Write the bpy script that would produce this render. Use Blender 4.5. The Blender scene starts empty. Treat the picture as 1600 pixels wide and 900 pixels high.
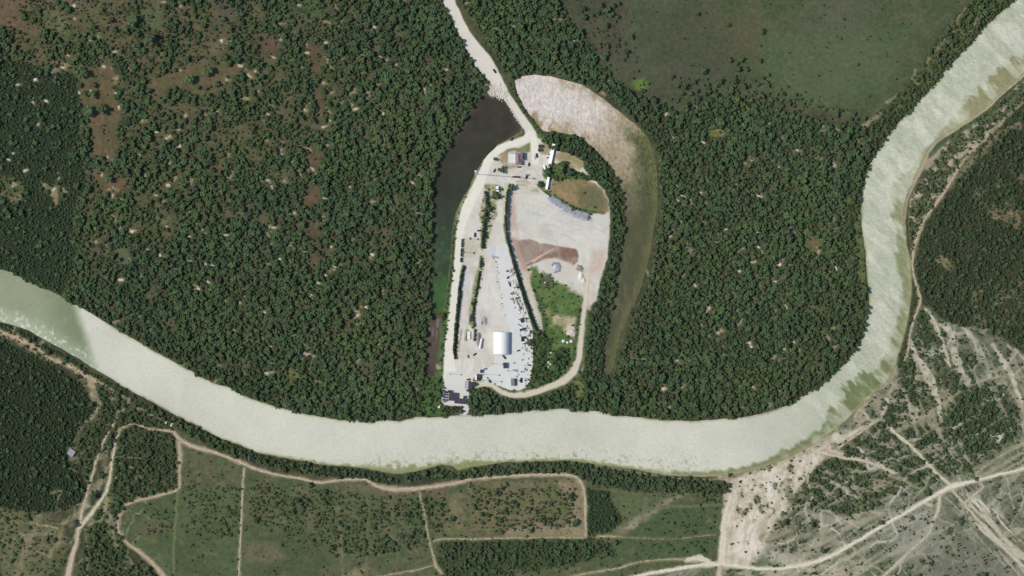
import bpy, bmesh, math, random
import numpy as np
from mathutils import Vector, Matrix
from mathutils.geometry import tessellate_polygon

# ------------------------------------------------------------------ camera, sky, sun
S = 0.75                       # metres per photograph pixel (photograph 1600 x 900)
sc = bpy.context.scene
C = sc.collection
rng = np.random.default_rng(7)
random.seed(7)

cam_d = bpy.data.cameras.new('camera')
cam = bpy.data.objects.new('camera', cam_d)
C.objects.link(cam)
CAM_H = 3000.0
cam.location = (0, 0, CAM_H)
cam.rotation_euler = (0, 0, 0)
cam_d.sensor_width = 36
cam_d.lens = 36 * CAM_H / (1600 * S)
cam_d.clip_start = 10
cam_d.clip_end = 30000
sc.camera = cam

SUN_EL = math.radians(50)
SHADOW_DEG = -4.5              # shadows fall to the east, a little south
az = math.radians(SHADOW_DEG + 180)      # direction towards the sun in the xy plane
sun_dir = Vector((math.cos(az) * math.cos(SUN_EL), math.sin(az) * math.cos(SUN_EL), math.sin(SUN_EL)))
world = bpy.data.worlds.new("World")
sc.world = world
world.use_nodes = True
wn = world.node_tree.nodes
sky = wn.new('ShaderNodeTexSky')
sky.sky_type = 'NISHITA'
sky.sun_disc = False
sky.sun_elevation = SUN_EL
sky.sun_rotation = math.atan2(sun_dir.x, sun_dir.y)
world.node_tree.links.new(sky.outputs[0], wn['Background'].inputs[0])
wn['Background'].inputs[1].default_value = 0.125
sun_d = bpy.data.lights.new('sun', 'SUN')
sun_d.energy = 3.7
sun_d.angle = math.radians(0.5)
sun_d.color = (1.0, 0.925, 0.80)
sun = bpy.data.objects.new('sun', sun_d)
C.objects.link(sun)
sun.rotation_euler = sun_dir.to_track_quat('Z', 'Y').to_euler()
sun.location = (0, 0, 500)
sc.view_settings.view_transform = 'Standard'
sc.view_settings.look = 'None'
sc.view_settings.exposure = 0.0
sc.view_settings.gamma = 1
sc.render.engine = 'CYCLES'
sc.cycles.max_bounces = 4

# ------------------------------------------------------------------ helpers
def W(px, py, z=0.0):
    return ((px - 800) * S, (450 - py) * S, z)

def lin(rgb):
    a = np.asarray(rgb, dtype=float) / 255.0
    return np.where(a <= 0.04045, a / 12.92, ((a + 0.055) / 1.055) ** 2.4)

def tag(o, label=None, cat=None, group=None, kind=None):
    if label: o['label'] = label
    if cat: o['category'] = cat
    if group: o['group'] = group
    if kind: o['kind'] = kind
    return o

def link(o, parent=None):
    C.objects.link(o)
    if parent is not None: o.parent = parent
    return o

def empty(name, loc, rz=0.0, label=None, cat=None, group=None):
    o = bpy.data.objects.new(name, None)
    o.location = loc; o.rotation_euler = (0, 0, rz)
    o.empty_display_size = 1.0
    return tag(link(o), label, cat, group)

_T = np.random.default_rng(99).random((8, 256, 256))
def vn(x, y, seed=0):
    """tileable value noise"""
    T = _T[seed % 8]
    ox, oy = (seed * 37.7) % 256, (seed * 91.3) % 256
    x = x + ox; y = y + oy
    xi = np.floor(x); yi = np.floor(y)
    fx = x - xi; fy = y - yi
    fx = fx * fx * (3 - 2 * fx); fy = fy * fy * (3 - 2 * fy)
    xi = xi.astype(np.int64) & 255; yi = yi.astype(np.int64) & 255
    x1 = (xi + 1) & 255; y1 = (yi + 1) & 255
    a = T[yi, xi] * (1 - fx) + T[yi, x1] * fx
    b = T[y1, xi] * (1 - fx) + T[y1, x1] * fx
    return a * (1 - fy) + b * fy
def fbm(x, y, scale, seed=0, octv=4, gain=0.5):
    t = 0; amp = 1; s = 0
    for k in range(octv):
        t = t + amp * vn(x / scale, y / scale, seed + k * 3)
        s += amp; amp *= gain; scale = scale / 2.03
    return t / s
def sst(a, b, x):
    t = np.clip((x - a) / (b - a), 0, 1)
    return t * t * (3 - 2 * t)

# ------------------------------------------------------------------ raster of the terrain (photo pixel units)
ST = 1.6
M = 64
xs = np.arange(-M, 1600 + M + ST, ST)
ys = np.arange(-M, 900 + M + ST, ST)
GX, GY = np.meshgrid(xs, ys)
H, Wd = GX.shape
FULL = (slice(0, H), slice(0, Wd))
# domain warp that makes traced outlines ragged
WXn = (fbm(GX, GY, 9, 1, 3) - .5) * 7
WYn = (fbm(GX, GY, 9, 5, 3) - .5) * 7
FINE = rng.random((H, Wd)).astype(float)

def bbox(pts, pad):
    p = np.asarray(pts, float)
    x0, y0 = p.min(0) - pad; x1, y1 = p.max(0) + pad
    i0 = int(max(0, (x0 + M) // ST)); i1 = int(min(Wd, (x1 + M) // ST + 2))
    j0 = int(max(0, (y0 + M) // ST)); j1 = int(min(H, (y1 + M) // ST + 2))
    return (slice(j0, max(j1, j0)), slice(i0, max(i1, i0)))
def seg_d(X, Y, a, b):
    dx, dy = b[0] - a[0], b[1] - a[1]
    L = dx * dx + dy * dy + 1e-9
    t = np.clip(((X - a[0]) * dx + (Y - a[1]) * dy) / L, 0, 1)
    return np.hypot(X - a[0] - t * dx, Y - a[1] - t * dy), t
def sdf_poly(pts, X, Y):
    """signed distance, positive inside"""
    d = np.full(X.shape, 1e9); ins = np.zeros(X.shape, bool)
    n = len(pts)
    for i in range(n):
        a = pts[i]; b = pts[(i + 1) % n]
        dd, _ = seg_d(X, Y, a, b)
        d = np.minimum(d, dd)
        if a[1] != b[1]:
            c = ((a[1] > Y) != (b[1] > Y)) & (X < (b[0] - a[0]) * (Y - a[1]) / (b[1] - a[1]) + a[0])
            ins ^= c
    return np.where(ins, d, -d)
def sdf_line(pts, X, Y, w):
    """half-width minus distance; w a number or one per point"""
    best = np.full(X.shape, -1e9)
    ws = [w] * len(pts) if np.isscalar(w) else list(np.interp(np.linspace(0, 1, len(pts)), np.linspace(0, 1, len(w)), w))
    for i in range(len(pts) - 1):
        dd, t = seg_d(X, Y, pts[i], pts[i + 1])
        best = np.maximum(best, (ws[i] * (1 - t) + ws[i + 1] * t) / 2 - dd)
    return best

G = np.zeros((H, Wd, 3))               # ground colour in sRGB 0..255
GA = np.full((H, Wd), 0.35)            # grain amplitude
DT = np.zeros((H, Wd))                 # tree density
DB = np.zeros((H, Wd))                 # bush density
RS = np.ones((H, Wd))                  # tree size
TN = np.zeros((H, Wd))                 # canopy tone (brighter / darker)
HU = np.zeros((H, Wd))                 # canopy hue (olive / blue green)

def poly(pts, soft=1.5, warp=1.0):
    sl = bbox(pts, soft + 10)
    X = GX[sl] + WXn[sl] * warp; Y = GY[sl] + WYn[sl] * warp
    return sl, sst(-soft, soft, sdf_poly(pts, X, Y))
def line(pts, w, soft=1.0, warp=0.35):
    mw = w if np.isscalar(w) else max(w)
    sl = bbox(pts, mw / 2 + soft + 6)
    X = GX[sl] + WXn[sl] * warp; Y = GY[sl] + WYn[sl] * warp
    return sl, sst(-soft, soft, sdf_line(pts, X, Y, w))
def col(m, c, a=1.0, var=0, vs=20, seed=0, c2=None):
    sl, k = m
    k = k * a
    cc = np.broadcast_to(np.array(c, float), k.shape + (3,)).copy()
    if c2 is not None:
        n = fbm(GX[sl], GY[sl], vs, seed, 5, .6)
        n = sst(.36, .64, n)[..., None]
        cc = cc * (1 - n) + np.array(c2, float) * n
    if var:
        cc += ((fbm(GX[sl], GY[sl], 6, seed + 2, 3) - .5) * 2 * var)[..., None]
        cc += ((FINE[sl] - .5) * var)[..., None]
    G[sl] = G[sl] * (1 - k[..., None]) + cc * k[..., None]
def setm(A, m, v, a=1.0):
    sl, k = m
    k = k * a
    A[sl] = A[sl] * (1 - k) + v * k
def veg(m, t=None, b=None, r=None, tone=None, hue=None):
    for A, v in ((DT, t), (DB, b), (RS, r), (TN, tone), (HU, hue)):
        if v is not None: setm(A, m, v)

# ------------------------------------------------------------------ traced outlines
NB = [(-90,396),(0,421),(20,425),(40,438),(65,450),(90,458),(108,473),(122,477),(150,494),(185,516),(210,530),(240,548),(270,564),(300,580),(330,597),(360,606),(390,622),(430,634),(470,645),(500,651),(530,656),(560,656),(575,660),(600,656),(625,658),(650,651),(680,652),(700,650),(725,648),(760,648),(800,645),(820,641),(850,640),(880,638),(905,642),(930,641),(960,648),(1000,652),(1040,656),(1080,658),(1120,655),(1160,652),(1185,647),(1200,643),(1235,632),(1255,617),(1280,604),(1295,591),(1310,577),(1325,563),(1335,548),(1345,530),(1352,510),(1356,490),(1358,470),(1356,450),(1353,420),(1352,395),(1347,365),(1346,345),(1345,325),(1347,300),(1352,275),(1360,255),(1370,237),(1378,225),(1390,208),(1405,190),(1425,170),(1445,147),(1468,125),(1475,112),(1500,85),(1520,65),(1535,45),(1560,22),(1585,0),(1650,-70)]
SB = [(1720,10),(1600,117),(1580,134),(1560,152),(1540,170),(1520,185),(1500,197),(1480,208),(1468,218),(1455,228),(1447,240),(1438,262),(1428,283),(1418,303),(1414,318),(1412,335),(1414,360),(1418,385),(1424,410),(1425,440),(1424,470),(1419,500),(1412,530),(1403,560),(1399,575),(1385,598),(1372,610),(1350,630),(1330,650),(1312,666),(1290,683),(1262,700),(1235,713),(1200,728),(1170,737),(1140,743),(1100,746),(1060,745),(1030,742),(1000,735),(970,731),(940,728),(905,722),(880,720),(850,721),(820,722),(790,722),(760,727),(735,731),(715,735),(705,728),(690,726),(672,731),(650,737),(630,740),(615,741),(600,738),(575,733),(540,729),(500,727),(480,722),(440,715),(400,707),(375,696),(350,688),(325,675),(300,662),(270,647),(245,633),(225,622),(205,612),(190,604),(170,590),(150,578),(140,573),(125,562),(100,548),(70,532),(45,517),(25,510),(0,503),(-90,470)]
RIVER = NB + SB
WPOND = [(748,148),(760,150),(775,150),(790,155),(800,170),(808,185),(815,198),(814,206),(800,214),(780,225),(765,240),(752,254),(741,273),(734,293),(721,313),(712,335),(707,360),(704,400),(700,440),(697,470),(694,482),(686,489),(678,488),(675,460),(676,420),(677,380),(676,340),(678,290),(682,262),(700,235),(712,215),(722,195),(735,175),(745,158)]
BPOND = [(676,491),(687,492),(689,500),(688,520),(686,540),(683,558),(681,575),(680,588),(674,589),(668,585),(665,570),(666,540),(668,510)]
EPOND = [(803,127),(815,119),(835,116),(860,119),(885,125),(910,132),(925,142),(945,155),(960,168),(975,180),(995,195),(1012,215),(1020,240),(1026,270),(1027,300),(1025,330),(1022,350),(1015,390),(1010,420),(1000,450),(990,475),(978,500),(968,520),(962,550),(957,575),(950,583),(941,581),(941,560),(945,535),(949,510),(953,490),(959,465),(962,445),(966,410),(971,380),(975,350),(976,330),(974,310),(965,285),(955,260),(940,245),(925,230),(912,218),(900,212),(880,208),(862,206),(850,206),(835,190),(825,178),(815,160),(808,145)]
SITE = [(832,206),(842,206),(850,222),(872,222),(930,262),(952,300),(954,345),(950,400),(935,440),(932,470),(920,480),(916,520),(913,560),(911,580),(893,598),(860,610),(830,619),(800,622),(780,617),(760,604),(738,604),(733,640),(725,650),(690,640),(692,600),(696,560),(700,520),(704,480),(708,440),(711,400),(714,360),(722,330),(738,295),(752,265),(768,245),(800,225),(822,214)]

# ------------------------------------------------------------------ ground painting
G[:] = (70, 74, 56)
col((FULL, np.ones((H, Wd))), (64, 68, 52), 1, 8, 30, 3, c2=(84, 84, 62))

# woodlands
WESTW = [(-64,-64),(690,-64),(685,0),(700,22),(722,55),(745,90),(764,125),(760,142),(748,146),(735,168),(715,205),(695,232),(680,260),(674,300),(673,400),(672,491),(664,515),(662,590),(680,600),(690,630),(688,648),(650,649),(575,657),(500,649),(430,632),(390,620),(330,595),(270,562),(210,528),(150,492),(108,471),(65,448),(20,423),(-64,400)]
NEW = [(705,-64),(850,-64),(872,0),(900,45),(925,72),(940,105),(985,135),(1000,165),(1012,190),(1018,215),(1008,205),(990,185),(960,160),(925,135),(880,118),(835,112),(805,122),(790,115),(775,90),(748,50),(722,10)]
EASTW = [(1012,190),(1000,150),(1020,150),(1045,165),(1062,178),(1085,165),(1110,150),(1150,150),(1200,162),(1250,180),(1300,192),(1350,200),(1378,212),(1368,232),(1352,262),(1345,300),(1340,330),(1342,370),(1345,430),(1352,470),(1350,510),(1330,545),(1295,588),(1240,628),(1180,646),(1080,655),(960,646),(925,640),(900,636),(905,610),(935,585),(958,587),(970,545),(985,505),(1003,460),(1018,400),(1030,340),(1031,280),(1025,235)]
NESTRIP = [(1345,192),(1360,180),(1395,150),(1425,112),(1445,82),(1470,55),(1490,28),(1515,2),(1570,-64),(1640,-64),(1585,-2),(1535,43),(1500,83),(1445,145),(1405,188),(1378,223),(1360,215)]
for pg in (WESTW, NEW, EASTW):
    m = poly(pg, 2.5, .5)
    col(m, (66, 77, 54), 1, 8, 40, 4, c2=(76, 80, 58))
    veg(m, t=.98, b=.75)
m = poly(NESTRIP, 2, .6); col(m, (92, 96, 64), 1, 14, 10, 8, c2=(60, 70, 46)); veg(m, t=.72, b=.3, r=.85)
for bl in ([(1345,318),(1348,300),(1352,275),(1360,255),(1370,237),(1378,225),(1390,208),(1405,190),(1425,170),(1445,147),(1468,125),(1475,112),(1500,85),(1520,65),(1535,45),(1560,22),(1585,0),(1640,-60)],
           [(1356,480),(1352,510),(1345,530),(1335,548),(1325,563),(1310,577),(1295,591),(1280,604),(1255,617),(1235,632)],):
    veg(line([(x - 3, y - 3) for x, y in bl], 8, 1.0, .2), t=1, b=1, r=.62)
# big tone variation of the canopy
TN[:] = (fbm(GX, GY, 90, 11, 4) - .5) * 1.3 + (fbm(GX, GY, 22, 12, 3) - .5) * .9
HU[:] = (fbm(GX, GY, 120, 21, 3) - .5) * .9 + (fbm(GX, GY, 30, 22, 3) - .5) * .9
RS[:] = RS * (0.92 + (fbm(GX, GY, 60, 31, 3) - .5) * .6)
sl, k = poly(WESTW, 20, 1)
op = sst(.60, .68, fbm(GX[sl], GY[sl], 24, 70, 5, .62)) * k
col((sl, op), (96, 88, 72), .8, 12, 12, 9, c2=(88, 92, 66)); DT[sl] *= 1 - .75 * op; setm(DB, (sl, op), .3)
sl, k = poly(EASTW, 20, 1)
op = sst(.63, .70, fbm(GX[sl], GY[sl], 20, 71, 5, .62)) * k
col((sl, op), (104, 98, 76), .8, 12, 12, 9, c2=(86, 92, 64)); DT[sl] *= 1 - .6 * op; setm(DB, (sl, op), .4)
# looser scrub towards the upper left
UL = [(-64,-64),(440,-64),(520,40),(520,220),(440,320),(300,360),(200,400),(130,440),(120,300),(125,120),(-64,95)]
sl, k = poly(UL, 40, 1)
gapn = sst(.44, .60, fbm(GX[sl], GY[sl], 26, 44, 4, .6))
col((sl, k * gapn), (84, 86, 60), .9, 10, 20, 9, c2=(98, 92, 70))
DT[sl] *= 1 - .62 * k * gapn
setm(DB, (sl, k * gapn), .26)
sl, k = poly([(-64,-64),(420,-64),(400,90),(230,110),(120,110),(-64,100)], 25, 1)
gapn = sst(.40, .56, fbm(GX[sl], GY[sl], 30, 54, 4, .6))
col((sl, k * gapn), (92, 90, 64), .9, 12, 16, 19, c2=(104, 94, 76))
DT[sl] *= 1 - .8 * k * gapn
# dense dark vine canopy far left
W1 = [(-64,92),(40,98),(80,112),(105,108),(122,130),(125,180),(128,230),(132,300),(112,330),(118,400),(108,440),(95,462),(60,446),(0,418),(-64,400)]
m = poly(W1, 5, 1); col(m, (52, 62, 46), 1, 6); veg(m, t=.2, b=.98, r=.8, tone=.18, hue=.5)
def clearing(pts, c=(104, 90, 70), c2=(92, 88, 62), soft=3, t=.02, b=.05, a=1, warp=1.2, var=9):
    m = poly(pts, soft, warp); col(m, c, a, var, 14, 7, c2=c2); veg(m, t=t, b=b); return m
clearing([(138,104),(165,100),(178,106),(183,125),(180,150),(190,172),(186,190),(178,210),(188,232),(172,248),(146,240),(140,205),(140,178),(128,160),(122,140),(128,122)])
clearing([(262,112),(285,104),(320,103),(350,95),(368,90),(374,112),(355,130),(330,150),(308,150),(288,138),(266,135),(252,152),(240,158),(230,135),(240,120)])
clearing([(145,262),(170,270),(200,272),(206,282),(190,300),(178,306),(160,300),(148,282)], b=.2)
for q in ([(485,75),(505,72),(508,100),(495,118),(484,112)], [(492,128),(503,132),(506,160),(508,195),(498,205),(494,170),(490,145)],
          [(484,225),(498,232),(505,228),(500,262),(492,268),(480,255)], [(478,285),(500,290),(502,310),(490,325),(470,318)],
          [(476,342),(500,345),(504,360),(495,372),(496,392),(500,410),(488,418),(486,380),(476,362)],
          [(395,50),(425,55),(440,75),(430,88),(412,92),(398,72)], [(478,60),(500,68),(500,82),(482,86)]):
    clearing(q, (98, 86, 68), (88, 80, 62))
for q in ([(-10,-10),(28,-5),(36,25),(42,42),(20,45),(-10,40)], [(30,38),(62,42),(60,50),(30,52)]):
    clearing(q, (104, 88, 70), (100, 90, 72))
clearing([(60,12),(95,18),(112,40),(108,68),(90,50),(70,50)], (100, 100, 72), (88, 92, 64), b=.3)
clearing([(210,12),(250,15),(252,45),(232,48),(222,30)], (90, 98, 72), (84, 92, 66), b=.1)
clearing([(165,30),(200,28),(205,45),(180,55),(165,45)], (104, 92, 76), (90, 84, 66), b=.35)
clearing([(320,28),(355,32),(362,60),(335,62),(322,48)], (86, 84, 66), (96, 88, 68), b=.25)
clearing([(200,385),(207,405),(198,412),(184,408),(180,392),(190,384)], (88, 98, 70), (92, 98, 72))
clearing([(330,2),(352,0),(372,18),(362,30),(345,24)], (96, 88, 82), (86, 84, 70), b=.4)
clearing([(64,285),(85,288),(108,292),(105,305),(92,310),(88,325),(78,308),(66,300)], (140, 126, 96), (104, 104, 72), b=.35, t=.25)
clearing([(0,272),(22,278),(36,290),(34,312),(18,318),(0,305)], (112, 108, 80), (84, 92, 60), b=.5, t=.2)
clearing([(240,335),(262,338),(284,345),(268,352),(248,350)], (106, 104, 76), (84, 88, 60), b=.2)
clearing([(70,95),(112,100),(118,116),(95,112),(72,112)], (128, 118, 92), (92, 94, 64), b=.3, t=.35)
clearing([(480,0),(500,2),(515,12),(508,28),(488,22),(476,12)], (78, 96, 62), (70, 88, 56), b=.35, t=.25)
clearing([(440,0),(475,2),(480,20),(460,28),(445,18)], (72, 88, 60), (66, 82, 56), b=.4, t=.2)
clearing([(574,58),(592,58),(596,78),(585,86),(576,80)], (98, 92, 74), (88, 90, 66), b=.2)
clearing([(452,568),(468,575),(470,592),(460,605),(450,600),(445,585)], (112, 108, 72), (88, 104, 60), b=.2, t=.1)
# east wood openings
clearing([(1108,198),(1122,194),(1132,203),(1128,214),(1114,218),(1106,210)], (100, 112, 62), (112, 112, 68))
clearing([(1338,330),(1345,335),(1349,380),(1352,420),(1352,445),(1340,440),(1334,400),(1334,360)], (100, 108, 72), (86, 98, 62), b=.2, t=.06)
clearing([(1255,372),(1275,362),(1284,372),(1282,392),(1268,398),(1256,388)], (92, 98, 66), (106, 98, 72), b=.1)
clearing([(1335,470),(1350,480),(1349,500),(1338,520),(1330,500)], (84, 92, 58), (76, 84, 54), b=.5, t=.3)
# north-east pasture
NEF = [(868,-70),(1580,-70),(1508,5),(1480,38),(1452,78),(1438,110),(1410,142),(1382,168),(1352,192),(1320,184),(1280,172),(1240,160),(1200,150),(1150,150),(1110,148),(1085,162),(1062,176),(1046,164),(1020,148),(985,138),(960,122),(940,85),(920,50),(895,20)]
m = poly(NEF, 4, 1); col(m, (84, 89, 67), 1, 8, 34, 12, c2=(74, 84, 60)); veg(m, t=0, b=.015)
col(poly([(868,-70),(960,-70),(985,0),(980,60),(1000,110),(1060,160),(1020,148),(985,138),(940,90),(900,30)], 22, 1), (74, 74, 60), .85, 6, 30, 13, c2=(80, 80, 64))
col(poly([(1020,20),(1100,0),(1140,60),(1150,110),(1090,150),(1040,130),(1010,80)], 30, 1), (72, 79, 61), .7, 6, 30, 14, c2=(78, 76, 62))
col(poly([(1120,30),(1180,20),(1200,70),(1180,100),(1140,80)], 20, 1), (90, 86, 66), .6, 6, 20, 14)
col(poly([(1260,20),(1370,-10),(1360,110),(1300,130),(1250,80)], 30, 1), (92, 94, 76), .5, 5, 30, 16)
col(poly([(1180,60),(1280,60),(1420,40),(1380,150),(1260,170),(1190,140)], 25, 1), (84, 100, 72), .5, 5, 30, 17)
col(poly([(988,125),(1008,122),(1015,133),(1008,142),(992,140)], 4, 1), (98, 122, 60), .9, 6)
col(poly([(845,48),(862,52),(860,70),(848,74),(842,60)], 3, 1), (96, 112, 62), .9, 6)
col(poly([(878,48),(900,50),(904,60),(885,66)], 3, 1), (104, 106, 66), .9, 6)
# shrubs scattered over the pasture's western part
sl, k = poly([(868,-70),(930,-70),(960,0),(975,40),(990,80),(1010,130),(985,138),(940,90),(900,30)], 14, 1)
DB[sl] = np.maximum(DB[sl], k * .14); DT[sl] = np.maximum(DT[sl], k * .13)
sl, k = poly([(1040,120),(1200,120),(1350,185),(1350,200),(1190,170),(1060,178)], 10, 1)
DB[sl] = np.maximum(DB[sl], k * .16); DT[sl] = np.maximum(DT[sl], k * .22)
sl, k = poly([(1060,140),(1130,130),(1250,165),(1350,205),(1300,230),(1060,190)], 8, 1)
DT[sl] = np.maximum(DT[sl], k * .45)
# lighter sandy verge along the north-east strip
for q, w in (([(1512,8),(1492,38),(1480,50)], 3), ([(1530,25),(1522,38)], 5), ([(1487,45),(1500,52),(1518,48)], 3), ([(1478,60),(1462,80)], 3), ([(1452,92),(1448,100)], 4), ([(1430,110),(1427,122),(1434,130)], 4), ([(1405,145),(1385,160)], 3), ([(1348,195),(1362,188),(1375,178)], 6)):
    m = line(q, w, 1.5, 1); col(m, (156, 144, 120), .7, 18); veg(m, t=.1, b=.2)

# far right woodland and scrub
F6 = [(1720,60),(1600,160),(1575,185),(1545,215),(1520,240),(1500,262),(1480,292),(1462,315),(1448,340),(1437,362),(1432,390),(1432,430),(1440,470),(1452,485),(1475,500),(1500,510),(1540,512),(1575,535),(1610,560),(1720,600)]
m = poly(F6, 3, .6); col(m, (58, 64, 46), 1, 8, 30, 5, c2=(70, 72, 54)); veg(m, t=.5, b=.9, r=.7, tone=-.28, hue=.05)
clearing([(1540,325),(1562,322),(1585,328),(1600,345),(1590,358),(1570,350),(1548,345)], (126, 112, 90), (96, 94, 70), b=.45, t=.1, warp=2)
clearing([(1455,398),(1475,402),(1495,418),(1488,426),(1468,418)], (130, 122, 92), (90, 92, 64), b=.4, t=.1, warp=2)
clearing([(1588,270),(1605,268),(1605,285),(1592,284)], (130, 120, 98), (100, 96, 74), b=.3, t=.1, warp=2)
sl, k = poly([(1510,300),(1600,270),(1600,330),(1560,330),(1530,325)], 12, 1)
col((sl, k * sst(.5, .6, fbm(GX[sl], GY[sl], 12, 77, 4))), (128, 122, 92), .8, 10)
sl, k = poly([(1500,450),(1600,440),(1610,530),(1550,520),(1510,505)], 12, 1)
col((sl, k * sst(.5, .6, fbm(GX[sl], GY[sl], 10, 78, 4))), (118, 112, 86), .8, 10); DB[sl] *= 1 - .4 * k
# scrub between the river and the right woodland
RB = [(1720,20),(1600,125),(1560,160),(1500,205),(1478,222),(1460,236),(1448,262),(1432,290),(1420,318),(1418,345),(1424,395),(1430,440),(1436,470),(1428,505),(1418,545),(1440,480),(1432,400),(1437,362),(1462,315),(1500,262),(1545,215),(1600,160),(1720,60)]
m = poly(RB, 2, .8); col(m, (84, 90, 66), 1, 12, 9, 6, c2=(116, 116, 92)); veg(m, t=.3, b=.75, r=.6, tone=-.1)
sl, k = m; q = sst(.56, .64, fbm(GX[sl], GY[sl], 12, 79, 5, .6)); col((sl, k * q), (176, 164, 142), .85, 12); DB[sl] *= 1 - .8 * k * q; DT[sl] *= 1 - .8 * k * q
m = line([(1600,135),(1570,160),(1540,180),(1510,198),(1482,213)], 7, 2, .5); col(m, (74, 92, 62), .9, 6); veg(m, t=0, b=.4)
m = line([(1590,195),(1560,210),(1535,235),(1505,265),(1485,290),(1470,308)], 9, 5, 1.5); col(m, (160, 148, 120), .6, 12); veg(m, t=.05, b=.35)
# beach along the inner bend
m = line([(1640,92),(1600,117),(1580,134),(1560,152),(1540,171),(1515,188),(1492,201),(1476,212)], [4,4,4,4,4,5,6,5], 1, .3); col(m, (178, 166, 140), 1, 8); veg(m, t=0, b=0)
m = line([(1476,212),(1462,222),(1450,236),(1444,255),(1432,280),(1421,303),(1416,318),(1413,345),(1416,380)], [5,6,7,7,5,4,3,3,2], 1, .3); col(m, (160, 150, 128), 1, 8); veg(m, t=0, b=0)
clearing([(1448,252),(1456,240),(1468,230),(1472,234),(1464,248),(1452,262),(1444,266)], (146, 138, 118), (154, 144, 124), 1.2, 0, 0, 1, .3)
col(poly([(1452,240),(1466,226),(1480,220),(1474,228),(1460,240),(1452,248)], 1, .3), (78, 98, 72), 1, 5)

# south-east plain
SE = [(1404,562),(1424,505),(1442,475),(1475,500),(1500,508),(1540,512),(1575,535),(1610,560),(1720,600),(1720,970),(880,970),(900,880),(1000,845),(1125,795),(1140,745),(1200,730),(1290,685),(1350,632),(1385,600)]
m = poly(SE, 3, 1); col(m, (97, 105, 84), 1, 9, 50, 15, c2=(110, 112, 94)); veg(m, t=.02, b=.10)
sl, k = m
DB[sl] = np.maximum(DB[sl], k * .75 * sst(.56, .68, fbm(GX[sl], GY[sl], 16, 38, 5, .62))); col((sl, k * sst(.52, .64, fbm(GX[sl], GY[sl], 16, 38, 5, .62))), (84, 92, 72), .8, 8)
st_ = fbm((GX[sl] + GY[sl] * .9) / 1.0, (GY[sl] - GX[sl] * .9) / 6.0, 16, 87, 4, .6)
col((sl, k * sst(.53, .66, st_)), (160, 156, 138), .6, 10)
# wooded islands of the plain
for q, tt, bb in (([(1412,555),(1428,525),(1438,490),(1450,495),(1462,520),(1468,550),(1460,562),(1440,560),(1425,560)], .5, .9),
              ([(1404,580),(1420,560),(1432,575),(1442,605),(1440,640),(1430,645),(1420,625),(1412,610)], .5, .9),
              ([(1465,555),(1480,560),(1490,590),(1498,620),(1480,632),(1462,618),(1458,590)], .5, .9),
              ([(1500,550),(1516,550),(1526,568),(1520,578),(1502,575)], .6, .9),
              ([(1425,630),(1440,640),(1442,655),(1428,652)], .5, .9),
              ([(1475,632),(1500,612),(1540,600),(1550,625),(1575,645),(1580,665),(1560,690),(1530,705),(1515,700),(1495,690),(1478,665)], .6, .97),
              ([(1370,655),(1385,645),(1408,650),(1412,665),(1400,675),(1378,668)], .5, .9),
              ([(1352,660),(1370,645),(1388,620),(1398,612),(1404,625),(1390,640),(1375,660),(1360,672)], .4, .8),
              ([(1412,665),(1430,668),(1440,690),(1435,705),(1418,695),(1405,680)], .45, .8),
              ([(1470,700),(1490,700),(1505,725),(1500,738),(1478,735),(1465,720)], .45, .9),
              ([(1408,735),(1440,730),(1462,745),(1460,755),(1430,758),(1412,750)], .3, .9),
              ([(1265,750),(1275,728),(1300,718),(1340,720),(1365,735),(1350,765),(1340,795),(1320,805),(1290,795),(1268,790),(1262,770)], .55, .9),
              ([(1360,745),(1400,745),(1418,760),(1405,772),(1370,772)], .35, .7),
              ([(1305,695),(1340,680),(1390,690),(1395,715),(1350,710),(1320,706)], .3, .8),
              ([(1220,760),(1245,750),(1262,765),(1258,790),(1230,790),(1222,778)], .4, .7),
              ([(1238,822),(1252,818),(1262,840),(1256,855),(1240,848)], .02, .9),
              ([(1315,705),(1330,702),(1328,714),(1316,714)], .6, .6)):
    sl, k = poly(q, 4, 2.2)
    k = k * (.25 + .75 * sst(.36, .50, fbm(GX[sl], GY[sl], 13, 64, 4, .6))); m = (sl, k)
    col(m, (66, 76, 54), .95, 8, 14, 3, c2=(80, 87, 62)); veg(m, t=tt, b=bb, r=.7, tone=-.1, hue=.2)
for q, tt, bb in (([(1404,562),(1424,505),(1440,478),(1462,505),(1490,560),(1520,590),(1560,600),(1600,640),(1580,690),(1530,712),(1520,738),(1470,748),(1410,735),(1400,690),(1350,690),(1368,650),(1400,600)], .34, .85),
                  ([(1262,740),(1290,712),(1400,700),(1440,735),(1400,775),(1330,800),(1270,800),(1240,790)], .34, .7),
                  ([(1478,668),(1478,635),(1540,596),(1560,635),(1590,660),(1560,700),(1515,712)], .65, .95)):
    sl, k = poly(q, 6, 2)
    k = k * (.3 + .7 * sst(.36, .48, fbm(GX[sl], GY[sl], 15, 61, 4, .6))); m = (sl, k)
    col(m, (68, 78, 56), .95, 8, 14, 3, c2=(82, 89, 65)); veg(m, t=tt, b=bb, r=.72, tone=-.1, hue=.1)
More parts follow.
